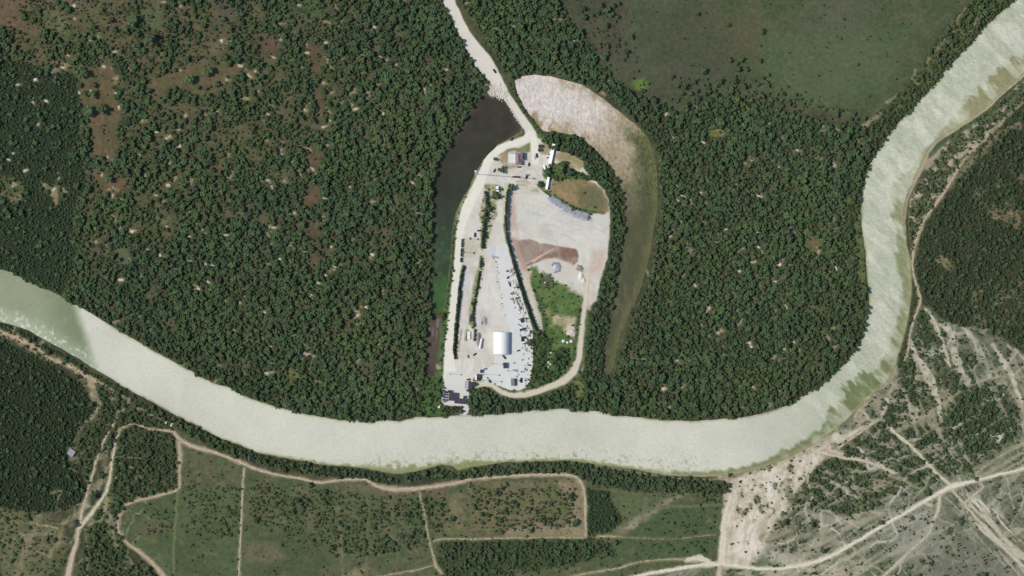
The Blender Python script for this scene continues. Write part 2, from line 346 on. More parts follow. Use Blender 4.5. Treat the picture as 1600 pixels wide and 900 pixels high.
# bare sandy swaths
SAND = (202, 193, 175)
def sand(pts, w, c=SAND, a=.85, soft=2, warp=1.0, cut=.9):
    sl, k = line(pts, w, soft, warp)
    n = .6 + .4 * sst(.35, .55, fbm(GX[sl], GY[sl], 5, 66, 3))
    col((sl, k * n), c, a, 12)
    setm(DT, (sl, k), 0, cut); setm(DB, (sl, k), .03, cut)
sand([(1426,530),(1432,560),(1444,575),(1455,595),(1462,620),(1468,640),(1470,660)], [3,9,14,14,12,8,5])
sand([(1452,490),(1465,515),(1475,545),(1483,570)], [3,7,9,6])
sand([(1462,502),(1478,510),(1490,530)], [6,10,8], a=.7)
sand([(1490,548),(1500,580),(1510,598),(1516,590)], [12,14,10,4], a=.75)
sand([(1505,512),(1525,535),(1538,560),(1548,588)], [6,10,8,5], a=.6)
sand([(1552,540),(1570,565),(1582,590),(1592,620),(1602,650),(1640,740)], [6,8,9,7,4,3], a=.85)
sand([(1575,540),(1600,560)], [3,4], a=.7)
sand([(1350,632),(1366,612),(1388,598)], [4,3,3], a=.6)
sand([(1395,600),(1412,610),(1425,650),(1432,675),(1425,700)], [4,6,8,6,4], a=.6, soft=4)
sand([(1385,625),(1382,640),(1375,655),(1355,665),(1330,678),(1308,690)], [8,6,5,6,7,6], a=.9)
sand([(1378,655),(1392,672),(1410,690)], [3,4,3])
sand([(1450,640),(1470,680),(1485,700),(1500,715)], [6,8,8,5], a=.5, soft=4)
sand([(1500,690),(1510,715),(1520,722)], [5,6,5], a=.5)
sand([(1130,745),(1170,742),(1210,728),(1250,712),(1290,692),(1320,680)], [14,18,22,26,20,8], a=.9, soft=3, c=(180,166,144))
sand([(1290,705),(1330,715),(1365,722),(1400,738)], [10,6,5,5], a=.85)
sand([(1275,710),(1245,745),(1215,775),(1200,790),(1170,810),(1160,850)], [22,16,18,24,34,30], a=.9, soft=5, warp=2, c=(186,174,152))
sand([(1250,745),(1255,780),(1265,820)], [5,4,3], a=.6)
sand([(1285,745),(1320,765),(1345,780)], [5,6,4], a=.7)
sand([(1130,750),(1140,790),(1165,830),(1170,870)], [20,30,40,30], a=.85, soft=6, warp=2, c=(188,178,158))
sand([(1180,860),(1220,870),(1260,885)], [16,20,14], a=.6, soft=6)
sand([(1260,800),(1300,812),(1350,815)], [12,10,8], a=.5, soft=6)
for i in range(170):        # vehicle and cattle paths fanning over the flat
    r_ = random.Random(400 + i)
    x0, y0 = (r_.uniform(1180, 1600), r_.uniform(740, 900)) if i % 3 else (r_.uniform(1430, 1600), r_.uniform(560, 740))
    an = r_.choice((-.45, -.5, .75, .8, -.4, 1.35))+r_.uniform(-.15,.15); L = r_.uniform(40, 170)
    pts = [(x0 + math.cos(an) * L * t + r_.uniform(-2, 2), y0 + math.sin(an) * L * t + r_.uniform(-2, 2)) for t in (0, .33, .66, 1)]
    if min(q[1] + q[0] * .35 for q in pts) < 1190: continue
    sand(pts, r_.uniform(.9, 2.0), (184, 178, 158), r_.uniform(.35, .8), .9, .4, .5)
# dark spots in the sandy flat near the bank
for i in range(90):
    r_ = random.Random(900 + i)
    x0, y0 = r_.choice([(r_.uniform(1140, 1290), r_.uniform(715, 800)), (r_.uniform(1140, 1220), r_.uniform(760, 870))])
    sl, k = line([(x0, y0), (x0 + r_.uniform(-3, 3), y0 + r_.uniform(-3, 5))], r_.uniform(2, 6), 1.5, 1)
    col((sl, k), (112, 108, 82), .7, 8); setm(DB, (sl, k), .8)
def streaks(pg, ang, c, lo, hi, a, scale=5, stretch=9, seed=91, soft=10, cut=.8):
    sl, k = poly(pg, soft, 1)
    ca, sa = math.cos(ang), math.sin(ang)
    U = (GX[sl] * ca + GY[sl] * sa) / stretch; V_ = -GX[sl] * sa + GY[sl] * ca
    q = sst(lo, hi, fbm(U, V_, scale, seed, 3, .6))
    col((sl, k * q), c, a, 10); DB[sl] *= 1 - cut * k * q; DT[sl] *= 1 - cut * k * q
SD = [(1140,748),(1200,733),(1262,708),(1300,688),(1290,715),(1266,735),(1262,748),(1240,770),(1225,800),(1195,850),(1170,885),(1122,885),(1126,840),(1133,800),(1137,775)]
m = poly(SD, 4, 1.5); col(m, (212, 203, 188), .95, 12, 12, 92, c2=(192, 184, 164)); veg(m, t=0, b=.04)
col(poly([(1200,760),(1216,768),(1212,786),(1200,790),(1196,775)], 4, 1), (226, 218, 206), .8, 4)
col(poly([(1160,800),(1185,800),(1180,860),(1150,870),(1150,830)], 6, 2), (216, 209, 193), .8, 6)
rs = random.Random(77)
for (x, y, w, h) in ((1153,797,8,14),(1162,803,8,12),(1172,790,7,8),(1182,780,12,10),(1189,795,10,10),(1201,790,5,10),(1212,759,9,8),(1219,768,5,5),(1209,800,8,8),(1222,803,6,5),(1188,759,5,4),(1158,773,5,5),(1250,748,6,6),(1262,748,5,6),(1257,741,4,4),(1232,768,14,14),(1240,785,12,16),(1255,775,8,14),(1262,760,8,12),(1200,732,10,4),(1235,730,12,6),(1230,752,9,4),(1222,756,7,4),(1178,815,5,5),(1215,818,10,8),(1230,815,10,8),(1245,815,8,8),(1190,840,8,10),(1205,835,8,8),(1216,812,5,4)):
    m = line([(x, y - h * .3), (x + rs.uniform(-2, 2), y + h * .3)], w * .8, 2, 1.2); col(m, (104, 106, 82), .85, 10); setm(DB, m, .7); setm(TN, m, -.15)
for i in range(170):
    x = rs.uniform(1140, 1300); y = rs.uniform(700, 830)
    m = line([(x, y), (x + rs.uniform(-2, 2), y + rs.uniform(-1, 2))], rs.uniform(1, 2.6), 1, .8); col(m, (122, 112, 90), rs.uniform(.3, .8), 8)
streaks(SD, 1.9, (160, 152, 128), .5, .62, .5, 5, 4, 90, cut=0)
streaks([(1180,905),(1300,872),(1462,778),(1478,800),(1455,850),(1400,920)], -.52, (164, 160, 138), .50, .62, .7, 5, 10, 93)
streaks([(1300,872),(1462,778),(1478,800),(1455,850),(1400,920)], -.52, (84, 88, 68), .54, .66, .7, 6, 9, 94)
streaks([(1478,768),(1535,775),(1660,900),(1600,920),(1540,860)], .83, (204, 198, 180), .46, .56, .9, 4, 12, 95, 8)
streaks([(1478,768),(1535,775),(1660,900),(1600,920),(1540,860)], .83, (96, 98, 76), .56, .62, .8, 5, 8, 96, 6)
streaks([(1525,750),(1545,720),(1620,675),(1640,720),(1560,742)], -.5, (150, 146, 120), .48, .6, .8, 4, 12, 97, 4)
streaks([(1540,760),(1640,735),(1640,810),(1570,800)], -.45, (140, 136, 116), .52, .62, .6, 5, 12, 98, 8)
streaks([(1560,800),(1640,780),(1640,900),(1600,870)], .7, (132, 124, 104), .5, .62, .5, 7, 5, 99, 8)
streaks([(1180,830),(1300,812),(1400,775),(1440,770),(1300,865),(1200,885)], -.4, (158, 150, 128), .50, .62, .65, 6, 5, 89, 10)
streaks([(1150,885),(1300,880),(1340,905),(1150,915)], -.1, (172, 164, 142), .46, .6, .7, 5, 3, 88, 6)
streaks([(1430,540),(1500,620),(1500,700),(1440,690),(1410,600)], 1.1, (160, 150, 126), .54, .64, .6, 6, 4, 86, 8)
streaks([(1500,520),(1600,560),(1640,700),(1560,640),(1520,590)], 1.05, (150, 142, 118), .50, .62, .65, 6, 5, 85, 8)
streaks([(1270,700),(1400,690),(1470,740),(1430,770),(1300,790),(1262,770)], .25, (160, 150, 126), .56, .66, .6, 6, 4, 84, 8)
def trails(pg, scale, th, c, a, seed, soft=8, cut=.8):
    sl, k = poly(pg, soft, 1)
    f = fbm(GX[sl] * .8 + GY[sl] * .35, GY[sl] * .9 - GX[sl] * .3, scale, seed, 3, .4) + (GX[sl] * .6 + GY[sl] * .5) / (scale * 5.5)
    r = 1 - np.abs(2 * ((f * 2.4) % 1.0) - 1)
    br = .35 + .65 * sst(.4, .6, fbm(GX[sl], GY[sl], 25, seed + 1, 3))
    q = sst(th, th + .06, r) * br
    col((sl, k * q), c, a, 8); DB[sl] *= 1 - cut * k * q; DT[sl] *= 1 - cut * k * q
PLN = [(1410,560),(1440,490),(1500,512),(1560,530),(1640,580),(1640,920),(1150,920),(1130,880),(1170,800),(1290,690)]
trails(PLN, 60, .92, (192, 186, 167), .6, 57); trails(PLN, 40, .90, (184, 178, 158), .55, 63); trails(PLN, 90, .94, (204, 199, 182), .9, 69)
trails([(130,600),(270,660),(270,700),(190,780),(240,910),(60,910),(90,780),(130,700)], 45, .88, (160, 152, 124), .7, 59)
trails([(-20,790),(110,800),(100,910),(-20,910)], 40, .88, (156, 148, 120), .7, 58)
streaks([(1360,600),(1400,575),(1420,650),(1410,700),(1340,690),(1330,660)], -.9, (164, 152, 130), .52, .62, .7, 6, 3, 83, 6)
# dust haze by the crossroads, painted into the ground colour as a pale tone
col(poly([(1395,800),(1450,790),(1480,815),(1470,850),(1430,880),(1380,870)], 22, 1), (150, 152, 138), .6, 4)
col(poly([(1500,830),(1570,860),(1610,920),(1440,920),(1450,860)], 25, 1), (112, 113, 98), .7, 6)

# south fields
SF = [(278,672),(330,700),(400,732),(500,752),(600,758),(680,760),(740,746),(900,742),(960,755),(1050,765),(1130,770),(1128,800),(1122,880),(1000,905),(900,970),(250,970),(262,905),(225,868),(190,840),(186,806),(215,782),(276,765)]
m = poly(SF, 2, .6); col(m, (80, 91, 63), 1, 11, 18, 24, c2=(92, 94, 70)); veg(m, t=0, b=.05)
col(poly([(195,795),(270,770),(378,760),(378,905),(270,905),(200,850)], 3, .5), (76, 88, 60), .9, 8, 20, 23, c2=(84, 96, 66))
col(poly([(215,820),(262,812),(258,830),(240,838),(220,832)], 6, 1), (102, 92, 72), .7, 8)
col(poly([(385,850),(470,820),(520,870),(500,905),(385,905)], 10, 1), (74, 84, 60), .7, 6)
col(poly([(385,848),(430,850),(450,872),(420,880),(385,880)], 6, 1), (112, 106, 84), .7, 8)
col(poly([(560,882),(580,890),(560,905),(530,905)], 5, 1), (140, 130, 104), .7, 8)
col(poly([(730,752),(905,750),(914,838),(790,840),(735,830)], 3, .6), (112, 104, 80), .9, 12, 12, 26, c2=(96, 100, 68))
col(poly([(870,750),(912,752),(915,838),(880,836),(892,800)], 6, 1), (150, 134, 110), .6, 12)
col(poly([(800,815),(915,825),(915,840),(790,840)], 4, 1), (150, 136, 114), .6, 12)
col(poly([(690,770),(722,770),(735,835),(700,835),(680,800)], 6, 1), (130, 118, 92), .7, 12, 12, 26, c2=(98, 100, 70))
col(poly([(540,752),(700,765),(700,778),(600,775),(540,762)], 4, 1), (106, 96, 76), .8, 10)
m = poly([(917,762),(935,760),(952,768),(960,795),(974,812),(955,830),(925,838),(918,838)], 2, .6); col(m, (52, 66, 46), 1, 6); veg(m, t=.05, b=.92, tone=-.3)
col(poly([(962,772),(990,772),(1018,780),(1010,800),(985,812),(965,800)], 4, 1), (88, 100, 70), 1, 7)
col(poly([(1010,800),(1060,790),(1125,788),(1120,870),(1000,880),(960,870),(960,850)], 6, 1), (74, 90, 62), .9, 7)
m = line([(965,835),(990,818),(1020,800),(1045,785),(1070,772)], [10,10,12,8,3], 5, 1.5); col(m, (128, 118, 96), .8, 14, 8, 3, c2=(160, 150, 126))
m = poly([(690,845),(940,840),(950,860),(900,880),(760,905),(690,905),(680,880)], 5, 1); col(m, (66, 78, 52), .95, 8); veg(m, t=.55, b=.6, r=.7, tone=-.1)
m = poly([(930,842),(960,845),(965,870),(935,880)], 6, 1); veg(m, t=.4, b=.5, r=.7)
m = poly([(682,845),(720,842),(715,862),(690,870)], 3, 1); veg(m, t=.6, b=.7, r=.8)
for q, dt_, db_ in (([(395,755),(530,762),(545,850),(500,858),(400,815),(388,790)], .13, .42), ([(500,765),(690,780),(680,850),(560,870),(490,860),(480,780)], .20, .42),
                    ([(735,758),(900,760),(905,815),(860,830),(740,830)], .24, .34), ([(655,765),(690,770),(705,820),(670,825)], .38, .35),
                    ([(285,750),(378,760),(378,840),(300,840)], .02, .36), ([(215,790),(278,785),(278,840),(230,830)], .0, .30), ([(1000,800),(1120,790),(1120,870),(1000,870)], .01, .12),
                    ([(960,755),(1125,760),(1125,785),(1060,775),(980,770)], .15, .5)):
    sl, k = poly(q, 6, 1); DT[sl] = np.maximum(DT[sl], k * dt_); DB[sl] = np.maximum(DB[sl], k * db_); setm(RS, (sl, k), .68); setm(TN, (sl, k), -.35)
r2 = random.Random(89)
for i in range(170):
    x0, y0 = r2.uniform(200, 1115), r2.uniform(755, 900)
    sl, k = line([(x0, y0), (x0 + r2.uniform(-18, 18), y0 + r2.uniform(-7, 7))], r2.uniform(2, 10), 3, 1.8)
    if sl[0].stop <= sl[0].start or DT[sl].mean() > .4: continue
    col((sl, k), r2.choice(((118, 112, 86), (66, 78, 52), (88, 104, 64), (104, 98, 74))), r2.uniform(.25, .6), 8)
# strip of trees along the south bank
sbp = [(215,630),(245,645),(280,662),(320,683),(360,700),(400,716),(440,725),(480,732),(530,738),(575,743),(600,748),(625,752)]
m = line(sbp, [10,12,14,18,16,13,15,15,15,16,14,6], 1.5, .5); col(m, (58, 66, 46), 1, 8); veg(m, t=.9, b=.7, r=.75, tone=-.15)
m = line([(635,745),(655,742),(680,740),(705,742)], [8,14,18,10], 1.5, .5); col(m, (62, 68, 48), 1, 8); veg(m, t=.85, b=.6, r=.8, tone=-.15)
m = line([(710,742),(760,735),(800,732),(850,730),(895,732),(940,742),(980,750),(1030,755),(1080,758),(1130,762)], [10,14,18,18,22,32,32,26,24,20], 2, .7); col(m, (62, 70, 50), 1, 10, 10, 4, c2=(84, 88, 64)); veg(m, t=.72, b=.7, r=.75, tone=-.15)
col(line([(930,728),(970,733),(1010,740),(1060,748),(1110,750),(1150,745)], 3, 1, .4), (140, 128, 104), .8, 10)
# dark riverside woods of the south-west
F7 = [(-64,520),(0,530),(30,545),(65,560),(95,580),(125,598),(150,640),(140,655),(120,680),(110,720),(140,750),(120,790),(60,800),(0,790),(-64,790)]
m = poly(F7, 4, .8); col(m, (46, 56, 40), 1, 6); veg(m, t=.25, b=.97, r=.75, tone=-.3, hue=.2)
m = poly([(150,605),(185,620),(215,640),(262,660),(272,678),(276,765),(215,780),(190,795),(180,830),(200,860),(245,900),(240,920),(120,920),(135,830),(175,740),(185,690),(130,740),(110,720),(125,680),(150,650)], 4, .8); col(m, (64, 72, 50), 1, 8, 12, 3, c2=(82, 86, 60)); veg(m, t=.6, b=.7, r=.7, tone=-.2)
m = poly([(-64,800),(0,795),(40,800),(80,808),(100,830),(98,870),(80,905),(-64,960)], 8, 1.5); col(m, (104, 104, 76), 1, 10, 16, 6, c2=(88, 94, 66)); veg(m, t=.12, b=.3, r=.7)
sand([(60,810),(42,850),(25,900)], [12,12,10], (134, 124, 98), .7, 4, 1.5)
sand([(100,815),(88,850),(80,870)], [5,7,8], (146, 136, 108), .7, 3, 1.5)
sand([(0,813),(50,818),(90,825)], 2, (150, 140, 112), .7)
sand([(30,830),(50,855),(78,872)], 1.6, (150, 140, 112), .7)
r2 = random.Random(88)
for i in range(60):
    x0, y0 = r2.uniform(5, 200), r2.uniform(690, 895)
    if x0 < 110 and y0 < 790: continue
    an = r2.choice((-1.1, -1.25, .35, -.3, -1.4)) + r2.gauss(0, .15); L = r2.uniform(15, 60)
    pts = [(x0 + math.cos(an + .3 * t) * L * t, y0 + math.sin(an + .3 * t) * L * t) for t in (0, .33, .66, 1)]
    sand(pts, r2.uniform(1.0, 2.8), (164, 157, 130), r2.uniform(.4, .8), 1.2, 1.0, .7)
# sandy bank of the south-west with its bushes
m = line([(-60,505),(0,519),(30,530),(65,553),(90,562),(115,575),(135,590),(160,598),(195,618)], [10,10,13,15,12,14,14,12,8], 3, 1); col(m, (96, 96, 70), 1, 12, 8, 6, c2=(150, 136, 110)); veg(m, t=.35, b=.55, r=.6)
sand([(0,515),(15,524),(32,530),(60,548),(85,562),(105,570),(122,580),(142,592),(165,600)], [3,4,6,4,5,6,5,6,4], (182, 164, 138), .9, 1.5, 1)
sand([(140,595),(148,620),(155,632),(150,645),(130,665),(120,676)], [6,12,8,5,3,2], (170, 156, 130), .85, 2, 1)
sand([(205,615),(200,630),(186,645),(178,660),(173,675)], [6,4,3,3,2], (170, 150, 126), .8, 1)
sand([(212,635),(235,648),(255,655)], [4,4,3], (176, 166, 142), .75, 2, 1)
m = line([(-60,492),(0,508),(28,516),(60,536),(92,553),(118,568),(140,582),(165,596),(188,609),(208,620)], [8,8,8,7,6,6,6,7,8,8], 1.2, .5); col(m, (60, 68, 48), .9, 8); veg(m, t=.6, b=.95, r=.6, tone=-.2)
m = line([(1426,372),(1430,410),(1430,445),(1428,485),(1420,520),(1412,548),(1405,572)], [3,6,7,8,8,9,6], 1.2, .5); col(m, (66, 74, 52), .95, 8); veg(m, t=.45, b=.95, r=.6, tone=-.2)
# clearings round the crossing tracks
sand([(168,700),(160,750),(140,775),(126,800),(112,822)], [4,12,12,10,8], (164, 156, 126), .6, 4, 2)
sand([(168,780),(172,820),(180,850)], [10,14,8], (160, 154, 124), .6, 4, 2)
sand([(80,770),(95,762),(88,790),(92,798)], [4,5,4,4], (150, 140, 112), .7)
sand([(108,733),(122,738)], [3,2], (166, 150, 120), .7)
sand([(190,862),(205,880),(215,895)], [5,7,5], (142, 130, 104), .6, 3, 1.5)
col(poly([(105,698),(118,697),(120,716),(108,720)], 2, .6), (134, 122, 102), .8, 8); setm(DT, poly([(102,696),(122,695),(122,722),(104,722)], 2, .3), 0); setm(DB, poly([(102,696),(122,695),(122,722),(104,722)], 2, .3), 0)

# sandy specks in the woodland
SPK = [(115,8),(256,2),(281,10),(141,64),(178,80),(163,104),(107,85),(98,105),(80,112),(55,124),(28,131),(52,160),(72,158),(60,193),(281,110),(355,125),(346,64),(361,64),(181,122),(141,142),(124,145),(182,146),(185,168),(223,188),(265,213),(261,216),(390,118),(398,112),(375,102),(340,175),(320,180),(245,208),(280,202),(290,180),(14,248),(20,238),(40,267),(92,279),(22,289),(85,295),(159,273),(178,292),(177,306),(168,245),(217,240),(280,228),(264,256),(277,253),(262,288),(226,275),(243,305),(298,330),(315,358),(354,368),(262,355),(205,362),(207,362),(149,377),(228,388),(250,400),(296,370),(210,412),(188,437),(322,412),(332,415),(326,440),(308,447),(117,30),(508,67),(512,92),(506,130),(428,89),(480,82),(438,62),(467,7),(585,42),(594,88),(604,94),(618,102),(663,140),(663,145),(575,145),(573,155),(550,165),(555,170),(519,143),(418,178),(480,165),(477,172),(515,187),(507,198),(655,187),(440,222),(403,145),(697,110),(600,178),(437,232),(441,242),(457,250),(510,228),(418,282),(425,292),(444,282),(545,292),(644,285),(507,310),(460,333),(505,340),(488,265),(420,355),(428,355),(452,385),(477,392),(438,405),(522,416),(508,430),(497,442),(581,397),(518,385),(414,487),(486,462),(553,484),(558,492),(571,480),(470,492),(424,543),(482,555),(490,556),(475,552),(468,560),(418,582),(310,452),(376,472),
 (888,57),(898,64),(907,120),(1175,250),(1058,288),(1055,300),(1060,314),(1070,318),(1052,330),(1062,345),(1058,352),(1067,305),(1095,302),(1168,248),(1150,288),(1132,300),(1180,306),(1188,308),(1185,305),(1048,371),(1120,380),(1122,384),(1182,362),(1186,385),(1190,395),(1178,408),(1155,424),(1186,445),(1040,398),(1087,447),(1134,358),(1107,482),(1104,486),(1123,520),(1128,517),(1105,525),(1170,535),(1174,540),(1058,562),(1064,595),(1068,605),(1038,606),(1036,608),(1176,605),(1095,508),(1145,462),(1042,178),(1050,215),(1098,222),(1128,206),(1168,196),(1200,193),(1304,258),(1303,262),(1218,262),(1206,248),(1245,235),(1238,363),(1278,395),(1218,415),(1212,440),(1308,420),(1340,221),(1224,545),(1226,560),(1240,535),(1228,480)]
r_ = random.Random(5)
for (x, y) in SPK:
    a = r_.uniform(0, 3.1); L = r_.uniform(.5, 3.0)
    q = [(x - L * math.cos(a), y - L * math.sin(a) * .6), (x + L * math.cos(a), y + L * math.sin(a) * .6)]
    m = line(q, r_.uniform(3, 8), 3.0, 1.5); col(m, (140, 128, 102), .6, 14)
    m = line(q, 8.0, 1.5, .8); veg(m, t=0, b=0)
    m = line(q, r_.uniform(1.6, 3.4), 1.0, .8); col(m, (226, 214, 196), r_.uniform(.6, 1), 8)
    for k_ in range(r_.randrange(0, 4)):
        x2, y2 = x + r_.gauss(0, 5), y + r_.gauss(0, 5)
        m = line([(x2, y2), (x2 + r_.uniform(-2, 2), y2 + r_.uniform(-2, 2))], r_.uniform(1, 2), 1.0, .8); col(m, (190, 176, 150), r_.uniform(.5, .9), 8); m = line([(x2, y2), (x2 + 1, y2)], 6, 1, .5); veg(m, t=.05, b=.1)
for i in range(520):        # fainter openings
    x, y = r_.uniform(0, 1340), r_.uniform(0, 640)
    j, k_ = int((y + M) / ST), int((x + M) / ST)
    if DT[j, k_] < .5: continue
    a = r_.uniform(0, 3.1); L = r_.uniform(1, 5)
    q = [(x - L * math.cos(a), y - L * math.sin(a)), (x + L * math.cos(a), y + L * math.sin(a))]
    m = line(q, r_.uniform(2, 4), 2, 1.5); col(m, (164, 152, 124), .8, 14); m = line(q, 6.5, 2, 1); setm(DT, m, 0, .9); setm(DB, m, .1)

# ------------------------------------------------------------------ the works on the neck of land
m = poly(SITE, 2, .4); col(m, (198, 194, 182), 1, 7, 22, 33, c2=(208, 205, 196)); veg(m, t=0, b=0)
# dark green bank between the lagoon and the road
m = line([(818,203),(806,214),(785,226),(767,241),(754,256),(744,275),(736,295),(724,314),(715,335),(711,360),(708,400),(704,440),(701,470),(699,490)], [5,7,7,7,7,7,7,8,8,8,9,9,9,9], 1.2, .5); col(m, (92, 104, 72), 1, 14, 8, 41, c2=(116, 122, 88)); veg(m, t=.03, b=.28, r=.5)
m = line([(703,430),(699,470),(696,500),(693,540),(690,570),(688,590),(687,615),(688,640)], [9,10,12,12,10,12,12,12], 1.5, .5); col(m, (84, 108, 64), 1, 10); veg(m, t=.22, b=.5, r=.6, tone=.3)
m = poly([(700,340),(712,340),(708,420),(700,470),(694,480),(698,440),(702,400)], 2, .5); col(m, (70, 88, 58), 1, 8); veg(m, t=.25, b=.6, r=.6)
col(poly([(681,570),(688,568),(689,578),(682,577)], 1, .3), (150, 140, 118), 1, 6)
m = poly([(664,590),(690,588),(695,640),(700,650),(650,652)], 3, .6); col(m, (72, 96, 56), 1, 8); veg(m, t=.5, b=.6, r=.75)
m = poly([(658,636),(680,634),(690,645),(660,650)], 3, .6); col(m, (78, 106, 58), 1, 8); veg(m, t=.05, b=.3)
# north verges
m = poly([(828,170),(836,190),(848,205),(862,207),(880,212),(876,224),(850,226),(846,218),(838,214),(838,200),(826,185)], 2, .4); col(m, (84, 108, 66), 1, 10); veg(m, t=.1, b=.3)
m = poly([(790,232),(812,230),(830,222),(833,236),(815,238),(795,238),(776,246),(768,250),(778,240)], 1.5, .4); col(m, (122, 126, 90), 1, 12); 
m = poly([(784,244),(792,237),(812,240),(812,256),(806,262),(794,265),(786,258),(780,250)], 1.5, .4); col(m, (164, 146, 118), 1, 10, 6, 4, c2=(146, 140, 104))
m = poly([(838,226),(862,224),(858,240),(850,242),(840,238)], 2, .5); col(m, (150, 146, 116), 1, 12)
# east belt of woodland around the works
BELT = [(848,207),(868,208),(888,212),(905,222),(920,234),(937,251),(952,272),(962,298),(969,328),(967,370),(962,410),(957,440),(951,470),(944,505),(938,545),(936,580),(948,588),(960,585),(935,600),(930,640),(905,640),(885,636),(850,638),(820,640),(800,643),(760,646),(733,647),(734,608),(750,604),(765,608),(782,620),(810,624),(845,618),(880,606),(905,590),(914,572),(914,545),(918,505),(924,478),(932,470),(937,445),(946,415),(953,380),(955,345),(953,320),(945,297),(932,284),(918,270),(905,255),(890,245),(872,235),(858,232)]
m = poly(BELT, 1.5, .5); col(m, (62, 72, 48), 1, 8); veg(m, t=1, b=.6, r=.8, tone=-.15, hue=.2)
m = poly([(895,594),(908,590),(914,600),(912,618),(900,622)], 2, .5); col(m, (104, 110, 70), 1, 8); veg(m, t=.1, b=.3)
m = line([(893,216),(908,222),(921,234),(935,249),(950,264),(960,287),(969,311),(972,330),(970,350),(966,380),(961,410),(957,445),(953,466),(947,490),(943,510),(939,535),(936,560),(938,580)], 11, 1, .2); col(m, (58, 66, 46), 1, 8); veg(m, t=1, b=.9, r=.72)
# clearings inside the belt
m = poly([(866,242),(880,235),(893,240),(908,247),(914,258),(906,265),(893,262),(878,255),(868,250)], 2, .6); col(m, (174, 156, 126), 1, 12, 8, 45, c2=(146, 140, 104)); veg(m, t=0, b=0)
m = poly([(858,256),(880,255),(905,268),(935,280),(905,284),(865,282),(856,275)], 2, .6); col(m, (80, 98, 56), 1, 10); veg(m, t=.55, b=.5, r=.8)
m = poly([(862,283),(880,280),(905,280),(925,284),(942,295),(950,315),(952,330),(945,333),(925,330),(905,325),(885,315),(868,305),(858,298)], 2, .5); col(m, (128, 116, 84), 1, 9, 14, 47, c2=(140, 124, 92)); veg(m, t=0, b=.02)
m = poly([(905,295),(930,290),(945,312),(943,330),(915,326),(902,312)], 5, 1); col(m, (104, 104, 78), .9, 6)
col(line([(872,300),(885,305),(900,312)], 7, 4, 1), (160, 134, 100), .6, 8)
m = line([(850,296),(862,305),(880,315),(900,326),(920,331),(945,333)], [5,6,6,7,6,3], 1.2, .4); col(m, (86, 104, 62), 1, 10); veg(m, t=.06, b=.4, r=.5)
# graded pad
m = poly([(798,303),(848,302),(860,312),(890,330),(920,337),(950,336),(949,400),(938,440),(932,470),(915,475),(905,462),(880,440),(855,425),(838,420),(826,428),(815,408),(804,380),(797,345)], 2, .4); col(m, (206, 203, 192), 1, 4, 26, 51, c2=(200, 200, 190))
col(line([(800,306),(801,340),(804,372),(812,400),(822,425),(830,450)], [9,12,14,10,9,5], 3, 1), (188, 168, 154), .9, 6)
col(poly([(925,390),(946,388),(940,425),(930,450),(918,430)], 5, 1), (192, 174, 156), .8, 8)
col(line([(893,368),(925,372),(945,370)], 2, 2, .5), (214, 212, 202), .7, 3)
for q in ([(824,310),(826,345)], [(814,345),(830,352)], [(870,345),(900,358),(930,360)], [(840,330),(838,360)]):
    col(line(q, 1.2, 1, .3), (186, 184, 172), .5, 3)
RED = [(801,371),(806,376),(818,374),(830,374),(845,380),(862,382),(876,385),(888,388),(898,389),(903,398),(903,408),(896,415),(884,410),(868,404),(855,402),(840,406),(822,416),(815,408),(806,392)]
col(poly(RED, 1.2, .4), (158, 140, 128), 1, 5, 16, 55, c2=(148, 130, 118))
col(poly([(876,386),(900,389),(904,400),(902,410),(896,415),(884,410),(876,402)], 1.2, .5), (134, 106, 92), 1, 8)
col(line([(868,398),(850,403),(830,412),(822,415)], [8,6,4,3], 1.2, .4), (134, 108, 94), .9, 6)
col(line([(822,412),(838,404),(855,394),(865,389)], 2.2, .8, .3), (190, 172, 154), .9, 5)
col(poly([(798,372),(806,376),(816,398),(825,420),(820,424),(808,400)], 2, .4), (174, 152, 138), .9, 5)
col(poly([(856,412),(876,410),(884,425),(876,432),(862,430)], 4, .6), (196, 194, 192), .8, 6)
col(poly([(902,425),(914,425),(914,442),(902,440)], 2, .5), (216, 210, 192), .9, 6)
col(poly([(845,408),(870,404),(900,416),(905,425),(880,440),(860,428)], 5, .8), (198, 190, 178), .7, 5)
# blue-grey crushed stone along the pad's upper edge
col(line([(860,310),(872,318),(888,328),(905,336),(920,341)], [8,10,11,12,9], 1.5, .5), (176, 178, 188), 1, 10)
col(line([(864,318),(872,326),(885,334),(900,340)], [4,5,4,4], 3, 1), (184, 186, 186), .6, 8)
# green ground of the east compound
GRN = [(826,418),(838,418),(845,428),(862,436),(880,446),(890,455),(908,460),(912,475),(909,515),(904,555),(893,580),(868,597),(840,606),(824,610),(830,590),(832,560),(836,535),(845,520),(844,490),(836,460),(829,440)]
m = poly(GRN, 3, 1.9); col(m, (80, 106, 60), 1, 12, 9, 61, c2=(96, 116, 68)); veg(m, t=.02, b=.12, r=.5)
m = line([(838,455),(846,475),(850,500),(852,520)], [5,8,8,6], 3, 1); col(m, (72, 92, 64), .9, 10); veg(m, t=.1, b=.5, r=.5)
m = poly([(848,425),(862,430),(868,445),(850,450),(842,440)], 3, 1); col(m, (92, 100, 76), .9, 16); veg(m, t=.1, b=.5, r=.5)
m = poly([(862,496),(870,492),(888,494),(904,496),(905,510),(903,525),(893,528),(882,520),(876,512),(862,510)], 3, 1.8); col(m, (190, 176, 154), .92, 14, 7, 63, c2=(150, 142, 108)); veg(m, t=0, b=.04)
m = poly([(868,500),(880,496),(880,508),(872,510)], 3, .8); col(m, (140, 134, 100), .7, 8)
m = poly([(886,508),(903,510),(904,522),(894,526),(884,520)], 2, .5); col(m, (208, 198, 180), .8, 10)
col(poly([(850,484),(857,482),(858,494),(851,496)], 2, .8), (146, 136, 100), .8, 8)
